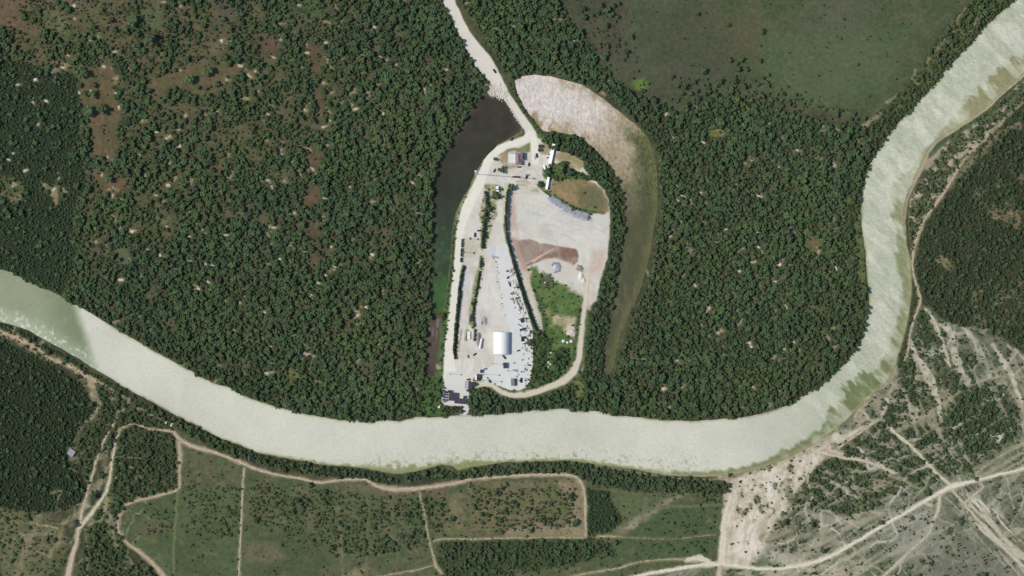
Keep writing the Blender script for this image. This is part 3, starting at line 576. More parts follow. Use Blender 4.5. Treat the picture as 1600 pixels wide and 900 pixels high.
m = poly([(824,520),(845,515),(862,530),(862,548),(850,562),(855,575),(875,585),(860,600),(830,606),(824,600),(832,570),(828,545)], 3, .7); col(m, (70, 88, 52), 1, 10); veg(m, t=.7, b=.7, r=.7, tone=-.1)
m = poly([(866,550),(878,542),(888,545),(886,562),(882,575),(868,578),(862,568)], 2, .6); col(m, (60, 72, 48), 1, 8); veg(m, t=.85, b=.6, r=.8, tone=-.3)
m = line([(822,428),(831,455),(838,480),(844,500),(847,516)], [5,4,4,3,3], 1, .3); col(m, (194, 184, 162), 1, 8); veg(m, t=0, b=0)
# hedged lanes of the west yard: verges
m = poly([(757,288),(770,287),(786,292),(786,306),(775,318),(778,335),(770,350),(762,378),(754,392),(750,386),(752,350),(747,335),(752,318),(757,300)], 1.5, .5); col(m, (132, 138, 100), 1, 14, 6, 71, c2=(176, 170, 146)); veg(m, t=.05, b=.25, r=.6)
m = line([(791,286),(790,310),(788,330),(787,352)], 4, 1, .3); col(m, (190, 192, 158), 1, 6)
m = line([(789,352),(792,372),(799,398),(806,424),(813,446),(821,470),(829,494),(836,515)], [6,6,7,8,8,8,8,9], 1, .3); col(m, (104, 118, 82), 1, 9)
m = line([(722,372),(720,390),(719,408)], [3,6,5], 1, .5); col(m, (100, 98, 76), 1, 14)
col(poly([(724,372),(742,374),(750,385),(742,400),(726,402)], 3, .7), (186, 178, 156), .7, 8)
m = line([(724,417),(719,436),(716,468),(713,498),(711,525),(710,550),(711,562)], [6,8,8,7,8,7,5], 1, .5); col(m, (84, 92, 62), 1, 12); veg(m, t=.0, b=.5, r=.5)
m = line([(753,402),(750,420),(745,440),(741,462),(738,486),(736,506),(741,515)], [5,8,9,9,9,7,5], 1.2, .5); col(m, (118, 130, 82), 1, 14, 6, 73, c2=(150, 152, 108)); veg(m, t=.05, b=.3, r=.5)
m = line([(730,518),(729,530)], 5, 1.5, .5); col(m, (110, 116, 76), 1, 10)
m = line([(742,516),(741,530)], 4, 1.5, .5); col(m, (94, 104, 66), 1, 10)
col(line([(722,515),(718,535),(716,545)], 3, 1, .5), (140, 132, 104), .8, 10)
# slate tinted gravel beside the lanes
col(line([(729,420),(727,440),(726,470)], [6,8,8], 3, .6), (202, 204, 208), .8, 5)
col(poly([(765,385),(776,384),(782,402),(770,404),(762,396)], 5, .8), (196, 196, 200), .9, 4)
col(poly([(750,485),(765,488),(765,510),(752,512)], 5, .8), (188, 184, 182), .9, 8)
col(poly([(744,521),(752,521),(751,545),(744,540)], 2, .6), (150, 138, 140), 1, 8)
col(poly([(775,288),(785,293),(785,303),(776,302)], 2, .6), (146, 146, 120), .8, 16)
col(poly([(805,282),(822,278),(830,286),(822,293),(808,290)], 1.5, .5), (168, 166, 138), .9, 10)
col(poly([(828,298),(840,292),(843,300),(830,300)], 1.5, .5), (160, 156, 136), .9, 8)
m = poly([(838,288),(848,284),(858,290),(860,300),(848,298)], 2, .4); col(m, (90, 104, 66), 1, 8)
m = poly([(849,262),(862,262),(862,282),(852,280),(848,272)], 2, .4); col(m, (84, 100, 62), 1, 8); veg(m, t=.25, b=.4, r=.7)
col(poly([(700,340),(712,345)] + [(705,360)], 1), (110, 118, 80), .3)
# pale sand of the causeway
m = poly([(767,130),(775,128),(788,134),(794,146),(792,154),(782,155),(772,157),(765,150),(760,143)], 1.2, .5); col(m, (186, 178, 158), 1, 16); veg(m, t=0, b=0)
m = poly([(764,125),(774,124),(784,130),(776,133),(766,133)], 1, .4); col(m, (112, 116, 80), 1, 8)
m = line([(788,150),(796,165),(806,182),(816,197)], 5, 1.5, .4); col(m, (150, 150, 118), 1, 14)
m = line([(796,128),(802,143),(812,162),(822,178),(832,192),(842,203)], [4,4,5,5,7,10], 1, .4); col(m, (74, 92, 58), 1, 8); veg(m, t=0, b=.75, tone=-.2)
# bright boundary of the road
ROAD = [(689,-70),(697,-12),(704,8),(714,28),(727,55),(742,78),(755,97),(766,112),(777,127),(789,147),(803,168),(816,187),(825,199),(829,209)]
ROADW = [16,17,16,15,16,21,26,22,16,12,11,11,12,13]
WROAD = [(829,206),(822,217),(808,223),(790,228),(776,237),(764,250),(756,268),(748,288),(738,308),(729,328),(722,350),(718,375),(716,400),(713,430),(710,460),(707,490),(704,515),(702,540),(702,565),(704,590)]
WROADW = [9,10,10,10,11,12,13,15,16,15,12,10,10,10,10,10,10,12,15,22]
EROAD = [(829,206),(835,222),(836,240),(836,256)]
PTRK = [(918,425),(916,450),(915,470),(912,490),(909,515),(907,540),(904,562),(895,582),(880,595),(862,603),(842,611),(820,617),(800,617),(783,612),(768,602),(752,600),(740,602)]
PTRKW = [5,6,6,5,6,7,7,10,9,8,7,7,6,5,5,7,8]
for q, w in ((ROAD, ROADW), (WROAD, WROADW), (EROAD, 11)):
    m = line(q, [v + 2 for v in w] if not np.isscalar(w) else w + 2, 1.5, .3); col(m, (214, 208, 192), 1, 6); veg(m, t=0, b=0)
m = line([p for p in PTRK if p[1] > 476], 22, 2, .5); col(m, (76, 92, 58), .9, 10); setm(DB, m, .3)
m = line(PTRK, [v + 2.5 for v in PTRKW], 1.5, .5); col(m, (190, 180, 160), 1, 7); veg(m, t=0, b=0)
m = line([(915,470),(921,482),(912,480)], 6, 2, .5); col(m, (190, 174, 152), .8, 8)
# south dock area
m = poly([(694,600),(700,560),(740,560),(740,600),(733,640),(728,650),(724,645),(723,634),(700,632),(692,640),(690,630)], 1.5, .3); col(m, (206, 206, 196), 1, 4)
m = poly([(694,634),(722,634),(724,646),(700,648),(694,642)], 1.2, .4); col(m, (66, 74, 50), 1, 8); veg(m, t=.9, b=.5, r=.6)
m = poly([(732,606),(745,603),(760,606),(765,625),(755,647),(733,647)], 1.5, .4); veg(m, t=1, b=.5, r=.9)
m = line([(739,600),(746,600)], 5, 1.5, .4); veg(m, b=.9)
m = line([(788,613.5),(805,614)], 2.5, 1, .4); col(m, (90, 100, 60), .9, 8); veg(m, b=.5)

rs = random.Random(31)
for i in range(150):     # wheel marks and stains
    z_ = rs.random()
    if z_ < .45:  x, y, an = rs.uniform(805, 945), rs.uniform(305, 372), rs.choice((0, .25, 1.5, -.3)) + rs.gauss(0, .2)
    elif z_ < .8: x, y, an = rs.uniform(722, 772), rs.uniform(400, 598), 1.72 + rs.gauss(0, .18)
    else:         x, y, an = rs.uniform(762, 835), rs.uniform(245, 300), rs.uniform(-.4, .6)
    L = rs.uniform(8, 34); cv = rs.gauss(0, .25)
    pts = [(x + math.cos(an + cv * t) * L * t, y + math.sin(an + cv * t) * L * t) for t in (0, .33, .66, 1)]
    c_ = rs.choice(((182, 178, 166), (188, 182, 168), (222, 220, 212), (178, 176, 170)))
    if z_ < .45 and any(q[1] < 310 + (q[0] - 855) * .42 for q in pts): continue
    col(line(pts, rs.uniform(.8, 2.2), .9, .4), c_, rs.uniform(.25, .6), 4)
for i in range(46):
    x, y = rs.choice(((rs.uniform(722, 775), rs.uniform(405, 595)), (rs.uniform(805, 945), rs.uniform(350, 370)), (rs.uniform(890, 935), rs.uniform(395, 460))))
    col(line([(x, y), (x + rs.uniform(-8, 8), y + rs.uniform(-8, 8))], rs.uniform(3, 12), 4, 1.5), rs.choice(((190, 184, 172), (184, 178, 168), (196, 186, 172), (214, 212, 204))), rs.uniform(.3, .6), 6)
# tracks outside the works -------------------------------------------------
TRACKS = {   # name -> list of (points, width, colour, label)
 'farm': [([(272,676),(280,686),(300,697),(330,705),(352,713),(375,722),(400,733),(430,741),(470,748),(500,754),(530,750),(568,749),(590,760),(610,764),(640,764),(680,760),(715,754),(740,748),(780,745),(830,742),(878,742),(900,745),(911,760),(914,780),(915,838)], [5,7,6,5,5,6,4,4,4,5,4,4,6,8,7,5,5,5,5,5,5,5,5,3], (178, 164, 142))],
 'field_edge': [([(279,682),(281,710),(280,740),(279,764),(252,773),(215,782),(196,790),(187,806),(185,828),(198,848),(220,864),(240,882),(262,908)], [6,8,5,3,5,5,4,4,4,5,7,8,8], (170, 156, 132))],
 'field_lane': [([(381,732),(379,770),(377,820),(375,860),(373,915)], 2.8, (178, 172, 142))],
 'faint_lane': [([(278,766),(275,800),(272,850),(270,910)], 1.8, (134, 142, 104))],
 'orchard_south': [([(915,840),(870,840),(800,841),(735,842),(692,842),(678,846)], 2.6, (156, 150, 120))],
 'orchard_lane': [([(655,770),(662,800),(668,830),(676,865),(682,885),(690,895)], [2,2.5,2.5,3,5,5], (164, 156, 128))],
 'lower_lane': [([(570,905),(620,896),(655,890),(680,882)], 2.2, (156, 148, 118))],
 'north_south_fence_lane': [([(528,790),(531,830),(535,870),(536,910)], 1.6, (130, 130, 98))],
 'mid_lane': [([(577,756),(576,790),(574,850),(573,910)], 1.5, (122, 122, 90))],
 'short_lane': [([(610,778),(616,830),(622,880)], 1.4, (116, 120, 86))],
}
SETRK = [
 ([(1720,700),(1600,732),(1560,742),(1520,752),(1490,759),(1462,773),(1420,798),(1380,821),(1340,845),(1300,868),(1262,881),(1220,888),(1180,888),(1125,881),(1080,885),(1050,890),(1010,897),(960,910)], [4,4,4,5,9,6,5,5,6,7,7,5,5,7,6,6,5,5], (208, 202, 182)),
 ([(1142,772),(1136,795),(1131,815),(1130,845),(1128,880)], [6,7,9,12,14], (206, 196, 176)),
 ([(1484,760),(1505,786),(1530,814),(1562,850),(1600,886),(1640,925)], [4,3,3,4,4,4], (190, 182, 158)),
 ([(1512,788),(1540,812),(1572,845),(1610,878)], [2.5,2.5,3,3], (186, 178, 154)),
 ([(1534,790),(1548,812),(1570,840),(1605,870)], [2.5,4,3,2.5], (180, 172, 148)),
 ([(1486,758),(1462,738),(1440,714),(1418,692),(1400,678),(1392,668)], [5,4,4,4,5,3], (196, 188, 164)),
 ([(1400,676),(1430,660),(1465,637),(1498,612),(1530,594),(1560,589),(1600,590),(1700,592)], 2.0, (178, 172, 148)),
 ([(1468,772),(1466,795),(1458,815),(1450,836),(1425,858),(1402,880),(1375,905)], [6,6,3,3,3,4,4], (186, 180, 158)),
 ([(1640,128),(1600,158),(1575,180),(1548,206)], 2.2, (172, 160, 134)),
 ([(1540,215),(1515,238),(1498,262),(1482,290),(1468,310),(1452,333),(1440,350),(1434,368),(1428,385),(1426,410),(1428,430),(1434,452),(1438,472),(1429,495),(1422,522),(1419,545),(1413,563)], [2,3,3,4,4,4,4,5,4,3,3,3,4,3.5,3,4,3], (176, 164, 140)),
 ([(1445,482),(1458,497),(1468,520),(1478,550),(1484,572)], [2,3,3.5,2.5,3], (190, 178, 156)),
 ([(1372,655),(1355,668),(1335,682),(1310,700)], 3, (184, 170, 148)),
 ([(1284,706),(1310,714),(1340,718),(1368,726),(1398,740)], [5,4,4,3,3], (190, 178, 156)),
 ([(1540,745),(1525,742),(1545,724),(1570,708),(1610,688)], [2,4,2,2,2], (168, 160, 134)),
 ([(1490,752),(1520,735),(1555,712),(1610,682)], [2,1.6,1.6,1.6], (160, 152, 126)),
 ([(1505,787),(1520,775),(1536,762),(1528,750)], [4,4,3,2], (180, 172, 148)),
 ([(1410,690),(1440,708),(1470,700)], 1.5, (164, 154, 130)),
 ([(1480,840),(1495,865)], 2, (160, 154, 130)), ([(1335,862),(1365,885),(1390,900)], 2.2, (170, 164, 140)),
 ([(1320,866),(1340,892),(1345,905)], 2.2, (176, 168, 146)),
 ([(1070,875),(1095,872),(1110,880)], [6,10,8], (200, 194, 174)),
 ([(880,905),(915,896),(960,889),(1000,878),(1040,874),(1072,874)], [3,3,3,2.5,2.5,4], (156, 148, 120)),
 ([(1125,886),(1122,905)], 8, (180, 172, 148)),
 ([(965,838),(945,838),(932,838)], [3,2.5,2], (170, 160, 134)),
 ([(962,838),(985,840),(1050,842),(1118,835)], [5,2,1.5,1.5], (134, 128, 100)),
 ([(1020,797),(1050,792),(1100,790),(1128,788)], 1.6, (140, 136, 108)),
 ([(920,762),(960,767),(1000,772),(1022,786)], 1.8, (118, 122, 90)),
 ([(1145,790),(1170,775),(1192,768)], [3,3,2], (196, 184, 162)),
]
SWTRK = [
 ([(104,912),(112,872),(120,845),(123,826),(128,800),(136,770),(145,740),(153,712),(163,688),(178,662)], [12,9,6,7,4,3,3,2.5,2,2], (184, 178, 150)),
 ([(123,826),(138,808),(152,790),(166,768),(172,745),(176,715),(181,690),(187,672)], [7,7,6,5,5,4,3,2], (190, 184, 156)),
 ([(187,672),(200,664),(215,663),(232,670),(255,672),(274,676)], [2,2.5,2.5,2.5,3,4], (172, 160, 136)),
 ([(138,820),(160,810)], 2, (168, 160, 130)), ([(134,835),(136,870),(136,905)], 2, (140, 130, 104)),
 ([(128,668),(122,680),(115,690)], 1.6, (140, 130, 104)),
 ([(162,805),(166,780)], 3, (170, 162, 132)),
]
for lst in list(TRACKS.values()) + [SETRK, SWTRK]:
    for pts, w, c in lst:
        m = line(pts, [v + 1.5 for v in w] if not np.isscalar(w) else w + 1.0, 2.0, .7); col(m, [v - 18 for v in c], .85, 9); setm(DT, m, 0); setm(DB, m, 0)

for q, w in ((PTRK, PTRKW), (WROAD, WROADW), (ROAD, ROADW)):
    m = line(q, [v + 4 for v in w], .6, 0); setm(DT, m, 0); setm(DB, m, 0)
for lst in list(TRACKS.values()) + [SETRK, SWTRK]:
    for pts, w, c in lst:
        m = line(pts, w + 2 if np.isscalar(w) else [v + 2 for v in w], .6, 0); setm(DT, m, 0); setm(DB, m, 0)
# ------------------------------------------------------------------ terrain height
for q in (RIVER, WPOND, BPOND, EPOND):
    pass
Z = np.zeros((H, Wd))
INW = np.full((H, Wd), -1e9)
for q in (RIVER, WPOND, BPOND, EPOND):
    sl = bbox(q, 12)
    X = GX[sl] + WXn[sl] * .3; Y = GY[sl] + WYn[sl] * .3
    d = sdf_poly(q, X, Y)
    INW[sl] = np.maximum(INW[sl], d)
Z = -np.clip(INW * S * 1.6, 0, 3.2)
DT[INW > .6] = 0; DB[INW > .4] = 0
WATER_Z = -0.7
mud = sst(-.6, .8, INW)
G[:] = G * (1 - mud[..., None]) + np.array((104, 104, 76)) * mud[..., None]

lum = G.mean(-1); GA[:] = np.interp(lum, [60, 100, 150, 190, 215], [.32, .26, .15, .06, .035])
print('painted')

# ------------------------------------------------------------------ materials
MATS = {}
def mat(name, rgb, rough=.7, metal=0.0, noise=.0, nscale=1.0, bump=0.0, spec=.3):
    if name in MATS: return MATS[name]
    m = bpy.data.materials.new(name); m.use_nodes = True
    nt = m.node_tree; b = nt.nodes['Principled BSDF']
    c = tuple(lin(rgb) * .87) + (1,)
    b.inputs['Base Color'].default_value = c
    b.inputs['Roughness'].default_value = rough
    b.inputs['Metallic'].default_value = metal
    b.inputs['Specular IOR Level'].default_value = spec
    if noise:
        tc = nt.nodes.new('ShaderNodeTexCoord')
        n = nt.nodes.new('ShaderNodeTexNoise'); n.inputs['Scale'].default_value = nscale; n.inputs['Detail'].default_value = 6
        n.inputs['Roughness'].default_value = .65
        nt.links.new(tc.outputs['Object'], n.inputs['Vector'])
        r = nt.nodes.new('ShaderNodeMapRange'); r.inputs[1].default_value = .3; r.inputs[2].default_value = .7
        r.inputs[3].default_value = 1 - noise; r.inputs[4].default_value = 1 + noise
        nt.links.new(n.outputs[0], r.inputs[0])
        v = nt.nodes.new('ShaderNodeVectorMath'); v.operation = 'SCALE'
        v.inputs[0].default_value = c[:3]
        nt.links.new(r.outputs[0], v.inputs['Scale'])
        nt.links.new(v.outputs[0], b.inputs['Base Color'])
        if bump:
            bp = nt.nodes.new('ShaderNodeBump'); bp.inputs['Strength'].default_value = bump
            bp.inputs['Distance'].default_value = .3
            nt.links.new(n.outputs[0], bp.inputs['Height']); nt.links.new(bp.outputs[0], b.inputs['Normal'])
    MATS[name] = m
    return m

def attr_mat(name, rough=1.0, grain=.35, gs1=.9, gs2=.22, bump=.4, spec=.1, stretch=None):
    """colour attribute 'tint' times two scales of noise"""
    m = bpy.data.materials.new(name); m.use_nodes = True
    nt = m.node_tree; b = nt.nodes['Principled BSDF']
    b.inputs['Roughness'].default_value = rough
    b.inputs['Specular IOR Level'].default_value = spec
    at = nt.nodes.new('ShaderNodeAttribute'); at.attribute_name = 'tint'
    tc = nt.nodes.new('ShaderNodeTexCoord')
    src = tc.outputs['Object']
    if stretch:
        mp = nt.nodes.new('ShaderNodeMapping'); mp.inputs['Rotation'].default_value = (0, 0, math.radians(stretch[0])); mp.inputs['Scale'].default_value = (stretch[1], stretch[2], 1)
        nt.links.new(src, mp.inputs[0]); src = mp.outputs[0]
    n1 = nt.nodes.new('ShaderNodeTexNoise'); n1.inputs['Scale'].default_value = gs1; n1.inputs['Detail'].default_value = 3; n1.inputs['Roughness'].default_value = .7
    n2 = nt.nodes.new('ShaderNodeTexNoise'); n2.inputs['Scale'].default_value = gs2; n2.inputs['Detail'].default_value = 5; n2.inputs['Roughness'].default_value = .65
    nt.links.new(src, n1.inputs['Vector']); nt.links.new(src, n2.inputs['Vector'])
    ad = nt.nodes.new('ShaderNodeMath'); ad.operation = 'ADD'; nt.links.new(n1.outputs[0], ad.inputs[0]); nt.links.new(n2.outputs[0], ad.inputs[1])
    r = nt.nodes.new('ShaderNodeMapRange'); r.inputs[1].default_value = .72; r.inputs[2].default_value = 1.28
    nt.links.new(ad.outputs[0], r.inputs[0])
    # amplitude from the attribute's alpha
    lo = nt.nodes.new('ShaderNodeMath'); lo.operation = 'SUBTRACT'; lo.inputs[0].default_value = 1.0
    hi = nt.nodes.new('ShaderNodeMath'); hi.operation = 'ADD'; hi.inputs[0].default_value = 1.0
    nt.links.new(at.outputs['Alpha'], lo.inputs[1]); nt.links.new(at.outputs['Alpha'], hi.inputs[1])
    nt.links.new(lo.outputs[0], r.inputs[3]); nt.links.new(hi.outputs[0], r.inputs[4])
    v = nt.nodes.new('ShaderNodeVectorMath'); v.operation = 'SCALE'
    nt.links.new(at.outputs['Color'], v.inputs[0]); nt.links.new(r.outputs[0], v.inputs['Scale'])
    nt.links.new(v.outputs[0], b.inputs['Base Color'])
    bp = nt.nodes.new('ShaderNodeBump'); bp.inputs['Strength'].default_value = bump; bp.inputs['Distance'].default_value = .35
    nt.links.new(ad.outputs[0], bp.inputs['Height']); nt.links.new(bp.outputs[0], b.inputs['Normal'])
    return m

def foliage_mat(name, base, spread=1.0, dry=.75):
    m = bpy.data.materials.new(name); m.use_nodes = True
    nt = m.node_tree; b = nt.nodes['Principled BSDF']
    b.inputs['Roughness'].default_value = .75
    b.inputs['Specular IOR Level'].default_value = .15
    oi = nt.nodes.new('ShaderNodeObjectInfo')
    at = nt.nodes.new('ShaderNodeAttribute'); at.attribute_type = 'INSTANCER'; at.attribute_name = 'tone'
    ah = nt.nodes.new('ShaderNodeAttribute'); ah.attribute_type = 'INSTANCER'; ah.attribute_name = 'hue'
    tc = nt.nodes.new('ShaderNodeTexCoord')
    n = nt.nodes.new('ShaderNodeTexNoise'); n.inputs['Scale'].default_value = 1.1; n.inputs['Detail'].default_value = 3
    nt.links.new(tc.outputs['Object'], n.inputs['Vector'])
    rp = nt.nodes.new('ShaderNodeValToRGB')
    el = rp.color_ramp.elements
    el[0].position = 0.0; el[1].position = 1.0
    c = lin(base)
    el[0].color = (c[0] * .66, c[1] * .68, c[2] * .74, 1)
    el[1].color = (c[0] * 1.5, c[1] * 1.42, c[2] * 1.2, 1)
    e = el.new(.5); e.color = (c[0], c[1], c[2], 1)
    # factor = .5 + .5*(rand-.5)*spread + .35*tone + .35*(noise-.5)
    a1 = nt.nodes.new('ShaderNodeMath'); a1.operation = 'MULTIPLY_ADD'; a1.inputs[1].default_value = .55 * spread; a1.inputs[2].default_value = .5 - .275 * spread
    nt.links.new(oi.outputs['Random'], a1.inputs[0])
    a2 = nt.nodes.new('ShaderNodeMath'); a2.operation = 'MULTIPLY_ADD'; a2.inputs[1].default_value = .45
    nt.links.new(at.outputs['Fac'], a2.inputs[0]); nt.links.new(a1.outputs[0], a2.inputs[2])
    a3 = nt.nodes.new('ShaderNodeMath'); a3.operation = 'MULTIPLY_ADD'; a3.inputs[1].default_value = .7; 
    nt.links.new(n.outputs[0], a3.inputs[0])
    s = nt.nodes.new('ShaderNodeMath'); s.operation = 'SUBTRACT'; s.inputs[1].default_value = .35
    nt.links.new(a2.outputs[0], s.inputs[0]); nt.links.new(s.outputs[0], a3.inputs[2])
    nt.links.new(a3.outputs[0], rp.inputs[0])
    # hue shift
    mx = nt.nodes.new('ShaderNodeMix'); mx.data_type = 'RGBA'; mx.blend_type = 'MULTIPLY'; mx.inputs[0].default_value = 1
    hr = nt.nodes.new('ShaderNodeValToRGB')
    hr.color_ramp.elements[0].color = (1.14, 1.0, .86, 1); hr.color_ramp.elements[1].color = (.82, 1.0, 1.12, 1)
    hh = nt.nodes.new('ShaderNodeMath'); hh.operation = 'MULTIPLY_ADD'; hh.inputs[1].default_value = .5; hh.inputs[2].default_value = .5
    nt.links.new(ah.outputs['Fac'], hh.inputs[0]); nt.links.new(hh.outputs[0], hr.inputs[0])
    # one plant in nine is a dry grey-brown one
    fr = nt.nodes.new('ShaderNodeMath'); fr.operation = 'MULTIPLY'; fr.inputs[1].default_value = 37.31; nt.links.new(oi.outputs['Random'], fr.inputs[0])
    fq = nt.nodes.new('ShaderNodeMath'); fq.operation = 'FRACT'; nt.links.new(fr.outputs[0], fq.inputs[0])
    lt = nt.nodes.new('ShaderNodeMapRange'); lt.inputs[1].default_value = .06; lt.inputs[2].default_value = .24; lt.inputs[3].default_value = dry; lt.inputs[4].default_value = 0; nt.links.new(fq.outputs[0], lt.inputs[0])
    dm = nt.nodes.new('ShaderNodeMix'); dm.data_type = 'RGBA'; dm.inputs[7].default_value = tuple(lin((94, 92, 78))) + (1,)
    nt.links.new(lt.outputs[0], dm.inputs[0]); nt.links.new(rp.outputs[0], dm.inputs[6])
    nt.links.new(dm.outputs[2], mx.inputs[6]); nt.links.new(hr.outputs[0], mx.inputs[7])
    nt.links.new(mx.outputs[2], b.inputs['Base Color'])
    tl = nt.nodes.new('ShaderNodeBsdfTranslucent'); nt.links.new(mx.outputs[2], tl.inputs['Color'])
    ms = nt.nodes.new('ShaderNodeMixShader'); ms.inputs[0].default_value = .28
    nt.links.new(b.outputs[0], ms.inputs[1]); nt.links.new(tl.outputs[0], ms.inputs[2])
    nt.links.new(ms.outputs[0], nt.nodes['Material Output'].inputs['Surface'])
    return m

# ------------------------------------------------------------------ mesh building
def mesh_np(name, V, F, mats=(), smooth=False, midx=None, colors=None):
    me = bpy.data.meshes.new(name)
    V = np.asarray(V, np.float32); F = np.asarray(F, np.int32)
    n = F.shape[1]
    me.vertices.add(len(V)); me.vertices.foreach_set('co', V.ravel())
    me.loops.add(F.size); me.loops.foreach_set('vertex_index', F.ravel())
    me.polygons.add(len(F)); me.polygons.foreach_set('loop_start', np.arange(len(F), dtype=np.int32) * n)
    if midx is not None: me.polygons.foreach_set('material_index', np.asarray(midx, np.int32))
    for m_ in mats: me.materials.append(m_)
    me.update(calc_edges=True)
    if smooth: me.polygons.foreach_set('use_smooth', np.ones(len(F), bool))
    if colors is not None:
        a = me.color_attributes.new('tint', 'FLOAT_COLOR', 'POINT')
        a.data.foreach_set('color', np.asarray(colors, np.float32).ravel())
    return me
def obj(name, me, parent=None, **kw):
    return tag(link(bpy.data.objects.new(name, me), parent), **kw)

class MB:
    """collects shapes into one mesh"""
    def __init__(s): s.v = []; s.f = []
    def prism(s, pts, z0, z1, top=1.0, cx=None):
        """vertical prism over a counter-clockwise outline, its top scaled about the centre"""
        n = len(pts); c = (sum(p[0] for p in pts) / n, sum(p[1] for p in pts) / n) if cx is None else cx
        tx, ty = (top, top) if np.isscalar(top) else top
        b = len(s.v)
        s.v += [(x, y, z0) for x, y in pts] + [(c[0] + (x - c[0]) * tx, c[1] + (y - c[1]) * ty, z1) for x, y in pts]
        s.f.append(tuple(range(b + n - 1, b - 1, -1))); s.f.append(tuple(range(b + n, b + 2 * n)))
        for i in range(n):
            j = (i + 1) % n; s.f.append((b + i, b + j, b + n + j, b + n + i))
        return s
    def box(s, x0, x1, y0, y1, z0, z1, top=1.0, ch=0.0):
        if ch:
            p = [(x0 + ch, y0), (x1 - ch, y0), (x1, y0 + ch), (x1, y1 - ch), (x1 - ch, y1), (x0 + ch, y1), (x0, y1 - ch), (x0, y0 + ch)]
        else: p = [(x0, y0), (x1, y0), (x1, y1), (x0, y1)]
        return s.prism(p, z0, z1, top)
    def cyl(s, a, b, r0, r1=None, n=10):
        r1 = r0 if r1 is None else r1
        a = Vector(a); b = Vector(b); d = (b - a).normalized()
        u = d.orthogonal().normalized(); w = d.cross(u); k = len(s.v)
        for c, r in ((a, r0), (b, r1)):
            for i in range(n):
                t = 2 * math.pi * i / n; s.v.append(tuple(c + (u * math.cos(t) + w * math.sin(t)) * r))
        for i in range(n):
            j = (i + 1) % n; s.f.append((k + i, k + j, k + n + j, k + n + i))
        s.f.append(tuple(range(k + n - 1, k - 1, -1))); s.f.append(tuple(range(k + n, k + 2 * n)))
        return s
    def gable(s, x0, x1, y0, y1, z0, z1, hip=0.0, axis='y', th=.15):
        """ridged roof, ridge along axis"""
        b = len(s.v)
        if axis == 'y':
            xm = (x0 + x1) / 2; h = hip
            s.v += [(x0, y0, z0), (x1, y0, z0), (x1, y1, z0), (x0, y1, z0), (xm, y0 + h, z1), (xm, y1 - h, z1)]
            s.f += [(b, b + 1, b + 4), (b + 1, b + 2, b + 5, b + 4), (b + 2, b + 3, b + 5), (b + 3, b, b + 4, b + 5), (b + 3, b + 2, b + 1, b)]
        else:
            ym = (y0 + y1) / 2; h = hip
            s.v += [(x0, y0, z0), (x1, y0, z0), (x1, y1, z0), (x0, y1, z0), (x0 + h, ym, z1), (x1 - h, ym, z1)]
            s.f += [(b, b + 1, b + 5, b + 4), (b + 1, b + 2, b + 5), (b + 2, b + 3, b + 4, b + 5), (b + 3, b, b + 4), (b + 3, b + 2, b + 1, b)]
        return s
    def mesh(s, name, m, smooth=False):
        me = bpy.data.meshes.new(name); me.from_pydata(s.v, [], s.f); me.materials.append(m); me.update()
        if smooth: me.polygons.foreach_set('use_smooth', np.ones(len(me.polygons), bool))
        return me
    def build(s, name, m, parent=None, smooth=False, **kw):
        return obj(name, s.mesh(name, m, smooth), parent, **kw)

# ------------------------------------------------------------------ the ground sheet
GM = attr_mat('ground_soil', 1.0, bump=.5)
def to_lin_img(A):
    a = np.clip(A, 0, 255) / 255.0
    return np.where(a <= 0.04045, a / 12.92, ((a + 0.055) / 1.055) ** 2.4)
ALB = 0.87
colr = np.concatenate([to_lin_img(G) * ALB, GA[..., None]], -1)
V = np.stack([(GX - 800) * S, (450 - GY) * S, Z], -1).reshape(-1, 3)
idx = np.arange(H * Wd).reshape(H, Wd)
F = np.stack([idx[:-1, :-1], idx[1:, :-1], idx[1:, 1:], idx[:-1, 1:]], -1).reshape(-1, 4)
# apron of land out to the horizon
ring_n = 24
B0 = V.reshape(H, Wd, 3)
def edge_loop(k):
    top = B0[0, np.linspace(0, Wd - 1, ring_n).astype(int)]
    return top
per = np.concatenate([idx[0, :-1], idx[:-1, -1], idx[-1, :0:-1], idx[:0:-1, 0]])
pv = V[per]
far = pv.copy(); nrm = np.maximum(np.abs(pv[:, 0]) / 1200, np.abs(pv[:, 1]) / 900)
far[:, 0] *= 14 / 1; far[:, 1] *= 14 / 1; far[:, 2] = 0
base = len(V)
V2 = np.concatenate([V, far]); n = len(per); ii = np.arange(n); jj = (ii + 1) % n
F2 = np.stack([per[ii], per[jj], base + jj, base + ii], -1)
c2 = np.concatenate([colr.reshape(-1, 4), np.broadcast_to(np.append(lin((72, 78, 56)), .35), (n, 4))])
me = mesh_np('ground', V2, np.concatenate([F, F2]), [GM], colors=c2)
obj('ground', me, label='grass, scrub soil and sandy flats either side of the river', kind='structure')

